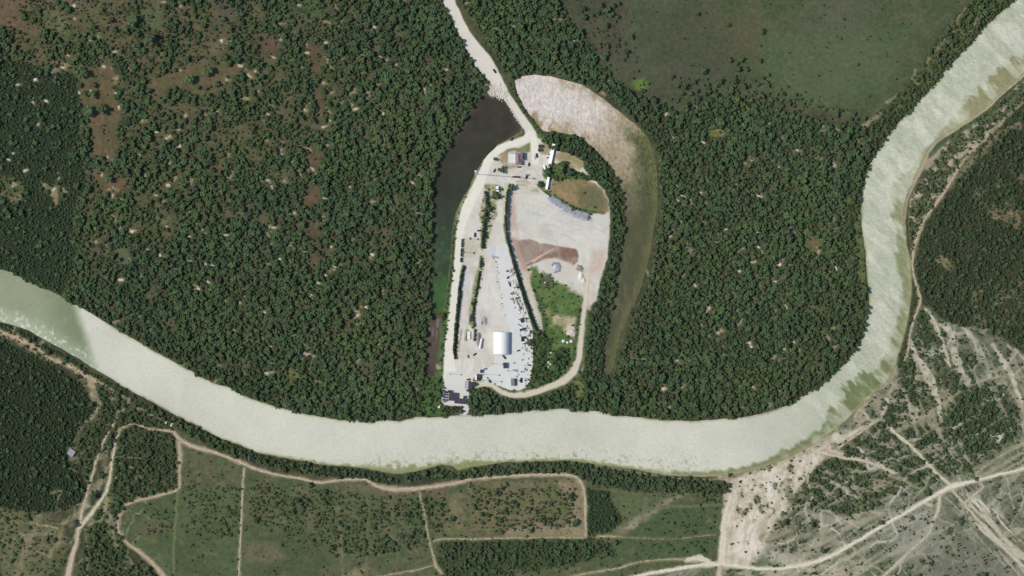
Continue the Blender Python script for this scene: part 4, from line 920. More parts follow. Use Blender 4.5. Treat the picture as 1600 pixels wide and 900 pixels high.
# ------------------------------------------------------------------ water sheets
def water(name, pg, paint, m, label, warp=.3):
    sl = bbox(pg, 8)
    X, Y = GX[sl], GY[sl]
    d = sdf_poly(pg, X + WXn[sl] * warp, Y + WYn[sl] * warp)
    c, a = paint(X, Y, d)
    h, w = X.shape
    keep = d > -2.5
    kq = keep[:-1, :-1] | keep[1:, :-1] | keep[1:, 1:] | keep[:-1, 1:]
    ix = np.arange(h * w).reshape(h, w)
    Fq = np.stack([ix[:-1, :-1], ix[1:, :-1], ix[1:, 1:], ix[:-1, 1:]], -1)[kq]
    used = np.unique(Fq); rm = np.full(h * w, -1); rm[used] = np.arange(len(used))
    Vv = np.stack([(X - 800) * S, (450 - Y) * S, np.full(X.shape, WATER_Z)], -1).reshape(-1, 3)[used]
    cc = np.concatenate([to_lin_img(c) * ALB, np.broadcast_to(a, X.shape)[..., None]], -1).reshape(-1, 4)[used]
    obj(name, mesh_np(name, Vv, rm[Fq], [m], colors=cc), label=label, kind='structure')
def mixc(c, c2, k):
    return c * (1 - k[..., None]) + np.array(c2, float) * k[..., None]
def river_paint(X, Y, d):
    c = np.broadcast_to(np.array((197, 198, 182.)), X.shape + (3,)).copy()  # pale base colour stands in for sun glint on the river
    # east reach: greener grey water
    k = sst(1150, 1330, X) * 1.0
    c = mixc(c, (177, 181, 160), k)
    # dusty olive water along the inside of the bend
    dd = d
    inner = np.full(X.shape, -1e9)
    def spike(ang, sc_):
        u = X * math.cos(ang) + Y * math.sin(ang); v = -X * math.sin(ang) + Y * math.cos(ang)
        return (fbm(u / 3.5, v, sc_, 15, 4, .6) - .5) * 2
    OB = [(1720,10,30),(1600,117,27),(1580,134,26),(1560,152,27),(1540,170,26),(1520,185,22),(1500,197,15),(1480,208,9),(1468,218,4),(1447,240,4),(1438,262,10),(1428,283,25),(1418,303,25),(1414,318,21),(1412,335,17),(1418,385,15),(1424,440,13),(1419,500,15),(1403,560,15),(1385,598,28),(1372,610,36),(1350,630,38),(1330,650,32),(1312,666,22),(1290,683,13),(1262,700,12),(1235,713,12),(1200,728,8),(1170,737,8),(1140,743,8),(1100,746,6),(1040,744,5),(1000,735,0)]
    best = np.full(X.shape, 1e9); wbest = np.zeros(X.shape)
    for a_, b_ in zip(OB[:-1], OB[1:]):
        dd, t = seg_d(X, Y, a_, b_)
        mk = dd < best; best = np.where(mk, dd, best); wbest = np.where(mk, a_[2] * (1 - t) + b_[2] * t, wbest)
    sp_ = spike(.85, 9)
    ww = wbest * (1 + .75 * sp_) + 1.5
    k = (1 - sst(ww - 3.5, ww + 3.5, best)) * (wbest > .5)
    oc = mixc(mixc(np.broadcast_to(np.array((138, 137, 101.)), X.shape + (3,)).copy(), (132, 139, 103), sst(230, 270, Y)), (112, 121, 82), sst(520, 580, Y))
    oc = mixc(oc, (156, 146, 116), 1 - sst(1, 7, best))
    k = (k * .93)[..., None]
    c = c * (1 - k) + oc * k
    # sun glitter on wind streaks and ripples, painted into the water colour
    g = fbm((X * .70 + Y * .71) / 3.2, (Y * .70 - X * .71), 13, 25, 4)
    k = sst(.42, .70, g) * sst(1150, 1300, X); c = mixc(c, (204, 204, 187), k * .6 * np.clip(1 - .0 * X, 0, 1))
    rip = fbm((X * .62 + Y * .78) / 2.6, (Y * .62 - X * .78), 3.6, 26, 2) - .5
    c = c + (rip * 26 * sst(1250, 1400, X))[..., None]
    # west reach: green water, sharp change by the bend
    e = X + (Y - 480) * -.34 + (fbm(X, Y, 10, 6, 3) - .5) * 3
    k = 1 - sst(108, 128, e)
    t = sst(0, 70, d)
    cw = mixc(np.broadcast_to(np.array((141, 149, 122.)), X.shape + (3,)).copy(), (118, 131, 102), sst(40, 130, X + (Y - 470) * .2))
    sp = sst(.52, .75, fbm(X, Y, 5, 35, 3)) * sst(30, 3, Y - (430 + X * .52) * 0 - 0 + 0 * X) if False else sst(.55, .8, fbm(X, Y, 4, 35, 3))
    yb = np.interp(X, [-90, 0, 25, 70, 100, 150], [470, 503, 510, 532, 548, 578])
    nearS = 1 - sst(5, 34, yb - Y)
    cw = mixc(cw, (205, 212, 196), np.clip(nearS * (.35 + sp) , 0, .85))  # glint towards the south bank, painted as pale specks
    c = c * (1 - k[..., None]) + cw * k[..., None]
    # shallow green edge along both banks west of the bend
    edge = 1 - sst(0, 5, d)
    ne = sst(.40, .60, fbm(X, Y, 14, 45, 3))
    c = mixc(c, (128, 138, 96), edge * (.35 + .5 * ne) * sst(140, 200, X))
    # weed fringe on the south side (560-1000)
    ys_ = np.interp(X, [400, 500, 600, 640, 700, 760, 850, 905, 1000], [707, 727, 738, 740, 730, 727, 721, 722, 735])
    wd = np.interp(X, [420, 480, 560, 590, 640, 700, 760, 1000], [6, 7, 8, 14, 20, 14, 8, 5])
    k = 1 - sst(.2, 1.0, (ys_ - Y) / wd + (fbm(X, Y, 6, 46, 3) - .5) * 1.4)
    k = k * sst(420, 470, X) * (1 - sst(980, 1060, X)) * (Y > 650)
    c = mixc(c, (126, 134, 86), k * .85)
    kk = sst(.62, .78, fbm(X, Y, 4, 47, 2)) * (1 - sst(6, 34, ys_ - Y)) * (Y > 650) * sst(520, 600, X) * (1 - sst(1050, 1150, X))
    c = mixc(c, (140, 146, 104), kk * .7)
    c = c + ((fbm(X, Y, 120, 48, 4) - .5) * 22 + (fbm(X, Y, 26, 49, 3) - .5) * 10 + (FINE[:X.shape[0], :X.shape[1]] - .5) * 10)[..., None]
    amp = .07 + .10 * sst(1200, 1400, X) + .08 * (1 - sst(8, 60, ys_ - Y)) * sst(500, 620, X) * (1 - sst(1060, 1200, X)) * (Y > 640)
    return c, amp
def wpond_paint(X, Y, d):
    c = np.broadcast_to(np.array((59, 58, 49.)), X.shape + (3,)).copy()
    c = mixc(c, (54, 57, 46), sst(200, 300, Y)); c = mixc(c, (56, 72, 52), sst(300, 385, Y + (fbm(X, Y, 14, 3, 3) - .5) * 30))
    c = mixc(c, (64, 92, 54), sst(420, 450, Y)); c = mixc(c, (62, 94, 52), sst(470, 480, Y))
    k = sst(.55, .7, fbm(X, Y, 6, 9, 3)) * sst(320, 360, Y); c = mixc(c, (84, 104, 72), k * .4)
    c = mixc(c, (88, 76, 66), (1 - sst(0, 9, d)) * (1 - sst(200, 240, Y)) * .6)
    return c + ((fbm(X, Y, 16, 5, 4) - .5) * 12)[..., None], .12
def bpond_paint(X, Y, d):
    c = np.broadcast_to(np.array((86, 76, 68.)), X.shape + (3,)).copy()
    k = sst(.5, .7, fbm(X * 3, Y / 2, 8, 9, 3)) * (1 - sst(515, 545, Y)); c = mixc(c, (140, 118, 112), k * .7)
    c = mixc(c, (70, 62, 52), sst(560, 585, Y)); c = mixc(c, (72, 84, 58), 1 - sst(0, 3.5, d + (fbm(X, Y, 6, 4, 2) - .5) * 4))
    return c + ((fbm(X, Y, 8, 5, 4) - .5) * 14)[..., None], .15
def epond_paint(X, Y, d):
    c = np.broadcast_to(np.array((204, 196, 188.)), X.shape + (3,)).copy()  # glint of the wind-rippled lake painted into its pale base colour
    # darker, olive towards the outer bank and downstream
    k = sst(0, 1, (Y - 150) / 150 + (X - 900) / 170 * .5 + (fbm(X, Y, 24, 7, 4) - .5) * .5); c = mixc(c, (156, 143, 116), k)
    xo = np.interp(Y, [120, 160, 200, 240, 300, 350, 400, 450, 520, 580], [880, 950, 1000, 1020, 1027, 1022, 1013, 1000, 968, 955])
    k = (1 - sst(14, 40, (xo - X) + (fbm(X, Y, 20, 8, 3) - .5) * 16)) * sst(170, 230, Y); c = mixc(c, (82, 88, 60), k * .95)
    k = sst(230, 370, Y + (fbm(X, Y, 30, 17, 3) - .5) * 60); c = mixc(c, (80, 83, 61), k * .97)
    k = (1 - sst(2, 14, (xo - X))) * sst(120, 150, Y); c = mixc(c, (118, 118, 70), k * .35)
    k = sst(.58, .66, fbm(X * 1.6, Y * .6, 12, 18, 4)) * sst(330, 380, Y) * (1 - sst(2, 20, d - 10)) ; c = mixc(c, (112, 108, 84), k * .4)
    k = sst(.42, .7, fbm(X, Y, 7, 19, 3)) * (1 - sst(4, 26, d)) * (X < 900) * (Y > 170); c = mixc(c, (150, 132, 96), k * .9)
    k = sst(.45, .65, fbm(X, Y, 8, 20, 3)) * (1 - sst(3, 22, d)) * (X > 870) * (Y < 220); c = mixc(c, (160, 142, 112), k * .7)
    c = c + ((fbm(X * 1.8, Y * .9, 4, 29, 2) - .5) * 44 + (FINE[:X.shape[0], :X.shape[1]] - .5) * 26)[..., None] * (1 - .8 * sst(260, 360, Y))[..., None]
    return c, .14 - .10 * sst(260, 380, Y)
WM = attr_mat('river_water', .6, gs1=.55, gs2=.2, bump=.35, spec=.12, stretch=(-38, 1, 2.6))
WM2 = attr_mat('lagoon_water', .35, gs1=.5, gs2=.1, bump=.08, spec=.15)
WM3 = attr_mat('oxbow_water', .8, gs1=.7, gs2=.2, bump=.3, spec=.05, stretch=(0, 1.6, .8))
water('river', RIVER, river_paint, WM, 'wide river with its pale sun glint painted in, looping round the wooded neck of land')
water('dark_lagoon', WPOND, wpond_paint, WM2, 'dark still lagoon along the west side of the works')
water('brown_pool', BPOND, bpond_paint, WM2, 'narrow brown pool south of the dark lagoon')
water('pale_oxbow_lake', EPOND, epond_paint, WM3, 'pale rippled oxbow lake curving east of the works')

# ------------------------------------------------------------------ road and track sheets
def resample(pts, ws, step):
    out = []; n = len(pts); ws = [ws] * n if np.isscalar(ws) else list(np.interp(np.linspace(0, 1, n), np.linspace(0, 1, len(ws)), ws))
    P = [Vector(p) for p in pts]
    for i in range(n - 1):
        p0 = P[max(i - 1, 0)]; p1 = P[i]; p2 = P[i + 1]; p3 = P[min(i + 2, n - 1)]
        k = max(1, int((p2 - p1).length / step))
        for j in range(k):
            t = j / k
            q = .5 * ((2 * p1) + (-p0 + p2) * t + (2 * p0 - 5 * p1 + 4 * p2 - p3) * t * t + (-p0 + 3 * p1 - 3 * p2 + p3) * t ** 3)
            out.append((q.x, q.y, ws[i] * (1 - t) + ws[i + 1] * t))
    out.append((P[-1].x, P[-1].y, ws[-1]))
    return out
SHEET = [0.05]
def ribbon(name, pts, w, m, label, jag=.8, step=2.2, z=None, kind='structure'):
    r = resample(pts, w, step); V = []; F = []
    z = SHEET[0] if z is None else z
    SHEET[0] += .006
    rr = random.Random(len(r) + int(pts[0][0]))
    for i, (x, y, ww) in enumerate(r):
        a = r[max(i - 1, 0)]; b = r[min(i + 1, len(r) - 1)]
        dx, dy = b[0] - a[0], b[1] - a[1]; L = math.hypot(dx, dy) or 1
        nx, ny = -dy / L, dx / L
        jl, jr = rr.uniform(-jag, jag) * .5, rr.uniform(-jag, jag) * .5
        hw = max(ww / 2, .35)
        for s_ in (-(hw + jl), -hw * .33, hw * .33, hw + jr):
            V.append(W(x + nx * s_, y + ny * s_, z))
        if i:
            for q in range(3):
                k = (i - 1) * 4 + q; F.append((k, k + 1, k + 5, k + 4))
    me = bpy.data.meshes.new(name); me.from_pydata(V, [], F); me.materials.append(m); me.update()
    return obj(name, me, label=label, kind=kind)
def patch(name, pts, m, label, jag=.8, step=3, z=None, kind='structure'):
    z = SHEET[0] if z is None else z
    SHEET[0] += .006
    rr = random.Random(int(pts[0][0] * 7 + pts[0][1]))
    o = []
    n = len(pts)
    for i in range(n):
        a, b = pts[i], pts[(i + 1) % n]; L = math.hypot(b[0] - a[0], b[1] - a[1]); k = max(1, int(L / step))
        for j in range(k):
            t = j / k; o.append((a[0] + (b[0] - a[0]) * t + rr.uniform(-jag, jag) * .5, a[1] + (b[1] - a[1]) * t + rr.uniform(-jag, jag) * .5))
    vv = [Vector(W(x, y, z)) for x, y in o]
    tris = tessellate_polygon([vv])
    me = bpy.data.meshes.new(name)
    fs = []
    for t in tris:
        a, b, c = (vv[i] for i in t)
        if (b - a).cross(c - a).z < 0: t = (t[0], t[2], t[1])
        fs.append(tuple(t))
    me.from_pydata([tuple(v) for v in vv], [], fs); me.materials.append(m); me.update()
    return obj(name, me, label=label, kind=kind)

caliche = mat('caliche', (210, 206, 194), 1, 0, .05, .15, .2, .05)
caliche2 = mat('caliche_bright', (221, 218, 206), 1, 0, .05, .12, .2, .05)
pave = mat('pale_concrete', (208, 210, 207), .9, 0, .045, .1, .1, .1)
dirt = mat('track_dirt', (202, 194, 176), 1, 0, .08, .2, .3, .05)
ribbon('access_road', ROAD, ROADW, caliche, 'pale caliche road running down to the works from the top edge')
ribbon('perimeter_road', WROAD, WROADW, caliche2, 'bright caliche road along the lagoon bank')
ribbon('yard_road', EROAD, 10, caliche2, 'short road from the causeway into the north yard')
ribbon('compound_track', PTRK, PTRKW, dirt, 'sandy track curving round the east compound')
patch('concrete_yard', [(775,385),(789,379),(793,383),(797,400),(803,420),(809,437),(815,460),(821,480),(828,500),(832,515),(833,540),(833,560),(830,590),(824,604),(812,610),(798,610),(780,603),(764,598),(752,596),(756,580),(768,572),(774,556),(797,554),(796,515),(789,485),(781,452),(777,425),(773,402)], pave, 'pale bluish concrete yard beside the long hedge')
patch('dock_apron', [(697,582),(706,580),(733,583),(732,600),(729,634),(723,633),(702,632),(695,628),(694,606)], mat('apron_concrete', (206, 207, 200), .9, 0, .05, .08, .1, .1), 'grey concrete apron by the dark sheds at the river end')
patch('ramp', [(723,632),(729,632),(728.5,648),(725,649)], mat('ramp_concrete', (204, 206, 208), .9), 'narrow concrete ramp down to the river')
for nm, lst in TRACKS.items():
    for pts, w, c in lst:
        w = w * .7 if np.isscalar(w) else [v * .64 for v in w]
        if nm in ('faint_lane', 'north_south_fence_lane', 'mid_lane', 'short_lane'): continue
        ribbon('dirt_track', pts, w, mat('dirt_%d' % c[0], c, 1, 0, .24, .25, .3, .05), 'pale dirt track through the south fields', jag=1.8)
for pts, w, c in SETRK:
    if (w if np.isscalar(w) else max(w)) < 3: continue
    ww = w * .75 if np.isscalar(w) else [v * .75 for v in w]
    ribbon('dirt_track', pts, ww, mat('dirt_%d' % c[0], c, 1, 0, .12, .2, .3, .05), 'sandy vehicle track over the south-east flat', jag=2.0)
for pts, w, c in SWTRK[:3]:
    ribbon('dirt_track', pts, [v * .7 for v in w], mat('dirt_%d' % c[0], c, 1, 0, .12, .2, .3, .05), 'pale dirt track through the south-west scrub', jag=2.2)
print('sheets')

# ------------------------------------------------------------------ vegetation prototypes
FM = foliage_mat('foliage', (86, 107, 74), .85)
BM = foliage_mat('bush_foliage', (80, 97, 67), .8)
HM = foliage_mat('hedge_foliage', (74, 88, 67), .3, 0)
BARK = mat('bark', (92, 78, 62), .95, 0, .25, 3, .5, .05)
ico = bmesh.new(); bmesh.ops.create_icosphere(ico, subdivisions=2, radius=1)
ICOV = np.array([v.co[:] for v in ico.verts]); ICOF = np.array([[v.index for v in f.verts] for f in ico.faces]); ico.free()
ico = bmesh.new(); bmesh.ops.create_icosphere(ico, subdivisions=1, radius=1)
ICV1 = np.array([v.co[:] for v in ico.verts]); ICF1 = np.array([[v.index for v in f.verts] for f in ico.faces]); ico.free()

def lobe_cloud(r, h0, h1, nl, leaves, g, lf=.32, sub=1):
    """crown of radius r between heights h0 and h1: ragged leaf masses plus loose leaf sprays; triangles"""
    V = []; F = []; k = 0
    cz = (h0 + h1) / 2; hz = (h1 - h0) / 2
    cents = []
    for i in range(nl):
        a = g.uniform(0, 2 * np.pi); q = math.sqrt(g.uniform(0, 1)) * .72
        zz = g.uniform(-.25, .5) * (1 - .5 * q)
        rr = g.uniform(.24, .42)
        cents.append((math.cos(a) * q * r, math.sin(a) * q * r, cz + zz * hz, rr * r))
    cents.append((0, 0, cz, .5 * r))
    IV, IF = (ICV1, ICF1) if sub == 1 else (ICOV, ICOF)
    for (x, y, z, rr) in cents:
        P = IV * (1 + g.uniform(-.22, .20, (len(IV), 1)))
        P = P * rr * np.array([1, 1, .8]) + np.array([x, y, z])
        V.append(P); F.append(IF + k); k += len(P)
    for i in range(leaves):
        x, y, z, rr = cents[g.integers(len(cents))]
        d = g.normal(size=3); d[2] = abs(d[2]) * .8; d /= np.linalg.norm(d)
        c = np.array([x, y, z]) + d * rr * g.uniform(.85, 1.35) * np.array([1, 1, .85])
        u = g.normal(size=3); u /= np.linalg.norm(u); w = np.cross(u, d); s_ = lf * g.uniform(.6, 1.5)
        V.append(np.array([c - u * s_, c + u * s_, c + w * s_ * 1.6])); F.append(np.array([[k, k + 1, k + 2]])); k += 3
    V = np.concatenate(V); F = np.concatenate(F)
    V[:, 2] = np.maximum(V[:, 2], .1)
    return V, F
def trunk_mb(h, r, g):
    mb = MB(); lean = (g.uniform(-.4, .4), g.uniform(-.4, .4))
    t = (lean[0], lean[1], h * .5)
    mb.cyl((0, 0, -.2), t, r, r * .7, 7)
    for i in range(4):
        a = i * 1.57 + g.uniform(-.4, .4); e = (t[0] + math.cos(a) * h * .28, t[1] + math.sin(a) * h * .28, h * g.uniform(.72, .88))
        mb.cyl(t, e, r * .5, r * .15, 5)
    return mb
g = np.random.default_rng(3)
TREES = []
for i in range(9):
    r = 3.6; h = g.uniform(4.8, 6.0)
    V_, F_ = lobe_cloud(r, h * .30, h * .93, int(g.integers(9, 14)), 150, g, .28)
    TREES.append((mesh_np('crown', V_, F_, [FM]), trunk_mb(h * .8, .26, g).mesh('trunk', BARK), V_, F_))
BUSH = []
for i in range(6):
    V_, F_ = lobe_cloud(1.6, .1, g.uniform(1.9, 2.7), int(g.integers(4, 7)), 50, g, .26)
    BUSH.append((mesh_np('shrub', V_, F_, [BM]), V_, F_))
protos_t = bpy.data.collections.new('tree_kinds'); protos_b = bpy.data.collections.new('bush_kinds')
for i, (cr, tr, V_, F_) in enumerate(TREES):
    tv = np.array([v.co[:] for v in tr.vertices])
    tf = []
    for p in tr.polygons:
        vs_ = list(p.vertices)
        for q in range(1, len(vs_) - 1): tf.append((vs_[0], vs_[q], vs_[q + 1]))
    me = mesh_np('tree_kind', np.concatenate([V_, tv]), np.concatenate([F_, np.array(tf) + len(V_)]), [FM, BARK], midx=[0] * len(F_) + [1] * len(tf))
    protos_t.objects.link(bpy.data.objects.new('tree_kind_%02d' % i, me))
for i, (b_, V_, F_) in enumerate(BUSH):
    protos_b.objects.link(bpy.data.objects.new('bush_kind_%02d' % i, b_))

def scatter_group(name, coll, n_kinds):
    ng = bpy.data.node_groups.new(name, 'GeometryNodeTree')
    ng.interface.new_socket('Geometry', in_out='INPUT', socket_type='NodeSocketGeometry')
    ng.interface.new_socket('Geometry', in_out='OUTPUT', socket_type='NodeSocketGeometry')
    N = ng.nodes; L = ng.links
    gi = N.new('NodeGroupInput'); go = N.new('NodeGroupOutput')
    ci = N.new('GeometryNodeCollectionInfo'); ci.inputs['Collection'].default_value = coll
    ci.inputs['Separate Children'].default_value = True; ci.inputs['Reset Children'].default_value = True
    ip = N.new('GeometryNodeInstanceOnPoints'); ip.inputs['Pick Instance'].default_value = True
    def at(nm, ty):
        a = N.new('GeometryNodeInputNamedAttribute'); a.data_type = ty; a.inputs['Name'].default_value = nm
        return a.outputs[0]
    L.new(gi.outputs[0], ip.inputs['Points']); L.new(ci.outputs[0], ip.inputs['Instance'])
    L.new(at('pick', 'INT'), ip.inputs['Instance Index'])
    L.new(at('rot', 'FLOAT_VECTOR'), ip.inputs['Rotation']); L.new(at('size', 'FLOAT_VECTOR'), ip.inputs['Scale'])
    L.new(ip.outputs[0], go.inputs[0])
    return ng
NGT = scatter_group('scatter_trees', protos_t, len(TREES)); NGB = scatter_group('scatter_bushes', protos_b, len(BUSH))
def scatter(name, P, ng, label):
    if not len(P['x']): return
    n = len(P['x'])
    me = bpy.data.meshes.new(name); me.vertices.add(n)
    me.vertices.foreach_set('co', np.stack([(P['x'] - 800) * S, (450 - P['y']) * S, P['z']], -1).astype(np.float32).ravel())
    def add(nm, ty, arr, key='value'):
        a = me.attributes.new(nm, ty, 'POINT'); a.data.foreach_set(key, np.ascontiguousarray(arr).ravel())
    add('pick', 'INT', P['k'].astype(np.int32)); add('tone', 'FLOAT', P['tone'].astype(np.float32)); add('hue', 'FLOAT', P['hue'].astype(np.float32))
    rot = np.zeros((n, 3), np.float32); rot[:, 2] = P['rot']; add('rot', 'FLOAT_VECTOR', rot, 'vector')
    add('size', 'FLOAT_VECTOR', np.stack([P['s'], P['s'], P['sz']], -1).astype(np.float32), 'vector')
    o = obj(name, me, label=label, kind='stuff')
    md = o.modifiers.new('scatter', 'NODES'); md.node_group = ng
    return o
def samp(A, x, y):
    j = np.clip(((y + M) / ST).astype(int), 0, H - 1); i = np.clip(((x + M) / ST).astype(int), 0, Wd - 1)
    return A[j, i]
def points(step, D, seed):
    q = np.random.default_rng(seed)
    gx = np.arange(-M + 2, 1600 + M - 2, step); gy = np.arange(-M + 2, 900 + M - 2, step * .87)
    X, Y = np.meshgrid(gx, gy); X = X + (np.arange(len(gy)) % 2)[:, None] * step / 2
    X = X + q.uniform(-.42, .42, X.shape) * step; Y = Y + q.uniform(-.42, .42, X.shape) * step
    x, y = X.ravel(), Y.ravel()
    keep = q.random(len(x)) < samp(D, x, y)
    x, y = x[keep], y[keep]; n = len(x)
    return dict(x=x, y=y, z=samp(Z, x, y) * 1.0, tone=samp(TN, x, y) + q.normal(0, .12, n), hue=samp(HU, x, y) + q.normal(0, .25, n), rot=q.uniform(0, 6.28, n), u=q.random(n))
P = points(5.7, DT, 1)
n = len(P['x'])
rad = (1.9 + 2.9 * P['u'] ** 2.2) * samp(RS, P['x'], P['y'])          # crown radius in metres
P['s'] = rad / 3.6; P['sz'] = P['s'] * (.78 + .35 * rng.random(n)) + .1; P['k'] = rng.integers(0, len(TREES), n)
B = points(4.0, DB, 2)
nb = len(B['x'])
brad = (1.0 + 1.0 * B['u'] ** 2)
B['s'] = brad / 1.6; B['sz'] = B['s'] * (.8 + .4 * rng.random(nb)); B['k'] = rng.integers(0, len(BUSH), nb)
sub = lambda D, mk: {k: v[mk] for k, v in D.items()}
# trees and shrubs one can pick out by themselves: (x, y, radius in px, label)
LONE = [(209,33,11,'large round dark tree in the top-left scrub, darkest of them'),(180,47,6,'small round tree west of the large dark scrub tree'),(214,53,6,'small tree just south of the large dark scrub tree'),(233,63,13,'broad double-crowned tree in the top-left scrub'),
 (325,113,10,'tree alone on the long brown clearing, upper one'),(339,132,6,'small tree at the foot of the long brown clearing'),(298,125,9,'tree by the middle of the long brown clearing'),(147,132,6,'upper tree of three on the west brown clearing'),(146,147,8,'lower right tree of three on the west brown clearing'),(133,146,6,'leftmost tree of three on the west brown clearing'),
 (160,173,10,'tree at the lower end of the west brown clearing'),(139,175,10,'tree on the west edge of the lower brown clearing'),(349,31,6,'small dark tree on the grey opening near the top'),(320,32,5,'small tree left of the grey opening near the top'),(130,115,12,'tree on the edge above the west brown clearing'),
 (170,279,8,'tree standing alone on the small clearing below the brown ones'),(28,50,4,'small shrub-like tree in the far top-left corner'),
 (1186,95,5,'small dark tree in the pasture, upper of a group'),(1140,94,5,'tree at the left of the pasture group'),(1158,93,6,'tree in the middle of the pasture group'),(1151,100,4,'low tree below the pasture group'),(1165,108,5,'small tree right of the slanting pasture tree'),(1098,112,7,'slanting bright tree standing alone in the pasture'),(1152,108,6,'tree above the wood edge in the pasture'),
 (1090,22,4,'small tree in the upper pasture, first of three'),(1138,40,4,'small tree right of the first in the upper pasture'),(1190,50,6,'round tree in the upper pasture near its middle'),(957,9,5,'dark round tree at the top of the pasture'),(964,26,4,'small tree below the round one at the pasture top'),(987,58,5,'round tree at the west side of the pasture'),
 (942,90,7,'tree on the pasture edge beside the wood'),(948,84,5,'smaller tree touching the pasture edge tree'),(1070,135,7,'tree south of the pale green patch'),(1004,141,5,'small tree below the bright green patch'),(1125,127,7,'tree on the lower pasture edge'),
 (784,266,7,'round bushy tree south-west of the small house'),(799,292,7,'large round tree at the head of the long hedge'),(773,305,8,'dark tree beside the white cabins in the west yard'),(763,326,6,'tree on the yard strip below the dark one'),(757,340,7,'spreading tree at the wide part of the yard strip'),(843,288,6,'tree at the corner of the long white shed'),(774,248,4,'small dark tree west of the small house'),
 (855,268,7,'dark tree between the two white sheds'),(862,208,5,'tree at the north end of the long white shed'),(868,575,6,'dark tree in the east compound lawn'),(1390,704,5,'small tree on the sandy flat by the track'),(876,268,9,'large tree in the clump south of the tan clearing'),(891,270,8,'tree right of the large one south of the tan clearing'),(1140,742,4,'small dark bush at the river edge of the sandy flat'),
 (1322,709,6,'lone tree on the sandy rise south of the river bend'),(117,818,7,'dark tree where the two south-west tracks meet'),(157,742,7,'tree between the two south-west tracks'),(149,772,8,'tree in the fork of the south-west tracks'),(738,600,5,'bushy tree at the corner of the dock sheds'),(743,601,4,'low bush beside the corner tree by the dock')]
keepT = np.ones(len(P['x']), bool); keepB = np.ones(len(B['x']), bool)
for (x, y, r, lb) in LONE:
    keepT &= np.hypot(P['x'] - x, P['y'] - y) > r * 1.0 + 2.5
    keepB &= np.hypot(B['x'] - x, B['y'] - y) > r * .9
P = sub(P, keepT); rad = rad[keepT]; B = sub(B, keepB); brad = brad[keepB]

def place_tree(x, y, r_m, k, rot, sz, tone, hue, z, label, group=None):
    cr, tr, _, _ = TREES[k]
    s_ = r_m / 3.6
    t = empty('tree', W(x, y, z), rot, label, 'tree', group)
    t.scale = (s_, s_, sz)
    c = obj('crown', cr, t); c['tone'] = float(tone); c['hue'] = float(hue)
    obj('trunk', tr, t)
    return t
r_ = random.Random(12)
for (x, y, r, lb) in LONE:
    rm = r * S * .95
    place_tree(x, y, rm, r_.randrange(len(TREES)), r_.uniform(0, 6), max(.35, rm / 3.6 * .95), float(samp(TN, np.array([x]), np.array([y]))[0]) - .1, .2, 0, lb)
# the next largest crowns as trees of their own
REG = [('trees by the west bank of the lagoon', 'broad crown close to the west bank of the dark lagoon', lambda x, y: (x > 600) & (x < 745) & (y > 100) & (y < 640)),
       ('trees above the north bank of the river', 'broad crown close above the north bank of the river, west half', lambda x, y: (x < 700) & (y < 665) & (y > 400 + x * .36)),
       ('trees at the top of the west woodland', 'broad crown near the top edge of the picture, west of the road', lambda x, y: (x < 700) & (y < 120) & (x > 130)),
       ('trees between the brown clearings and the lagoon', 'broad crown in the middle of the west woodland, right of the brown clearings', lambda x, y: (x > 330) & (x <= 600) & (y < 560)),
       ('trees inside the bend of the river', 'broad crown close to the river where it bends north', lambda x, y: (x > 1255) & (x < 1380) & (y > 190) & (y < 640)),
       ('trees east of the oxbow', 'broad crown close to the east bank of the pale oxbow', lambda x, y: (x > 965) & (x < 1090) & (y > 190) & (y < 590)),
       ('trees standing out of the west woodland', 'tall broad crown rising from the closed woodland west of the dark lagoon', lambda x, y: (x < 700) & (y < 660) & ((x > 130) | (y < 90))),
       ('trees standing out of the far-left canopy', 'tall crown rising from the smooth dark canopy at the far left', lambda x, y: (x <= 130) & (y < 480)),
       ('trees standing out of the east woodland', 'tall broad crown rising from the closed woodland inside the river bend', lambda x, y: (x > 960) & (x < 1380) & (y < 660) & (y > 140)),
       ('trees of the belt round the works', 'dense crown in the tree belt between the works and the water', lambda x, y: (x >= 700) & (x <= 965) & (y > 200) & (y < 650)),
       ('trees of the wood north of the oxbow', 'broad crown in the wood between the road and the pasture', lambda x, y: (x >= 700) & (x < 1500) & (y <= 230)),
       ('trees of the north-east river strip', 'crown in the narrow strip of trees along the upper right riverbank', lambda x, y: (x >= 1380) & (y < 230)),
       ('trees of the right-hand scrub', 'crown in the dusty scrub on the right side of the river', lambda x, y: (x >= 1380) & (y < 740)),
       ('trees of the south bank', 'crown in the trees south of the river', lambda x, y: y >= 480)]
infr = (P['x'] > 4) & (P['x'] < 1596) & (P['y'] > 4) & (P['y'] < 896)
order = np.argsort(-(rad * infr))
pick = order[:300 - len(LONE)]
isp = np.zeros(len(P['x']), bool); isp[pick] = True
for i in pick:
    x, y = P['x'][i], P['y'][i]
    for gname, lb, fn in REG:
        if fn(x, y): break
    place_tree(x, y, rad[i], int(P['k'][i]), P['rot'][i], P['sz'][i], P['tone'][i], P['hue'][i], P['z'][i], lb, gname)
rest = sub(P, ~isp)
def region_split(D, names, ng):
    done = np.zeros(len(D['x']), bool)
    for nm, lb, fn in names:
        mk = fn(D['x'], D['y']) & ~done; done |= mk
        if mk.any(): scatter(nm, sub(D, mk), ng, lb)
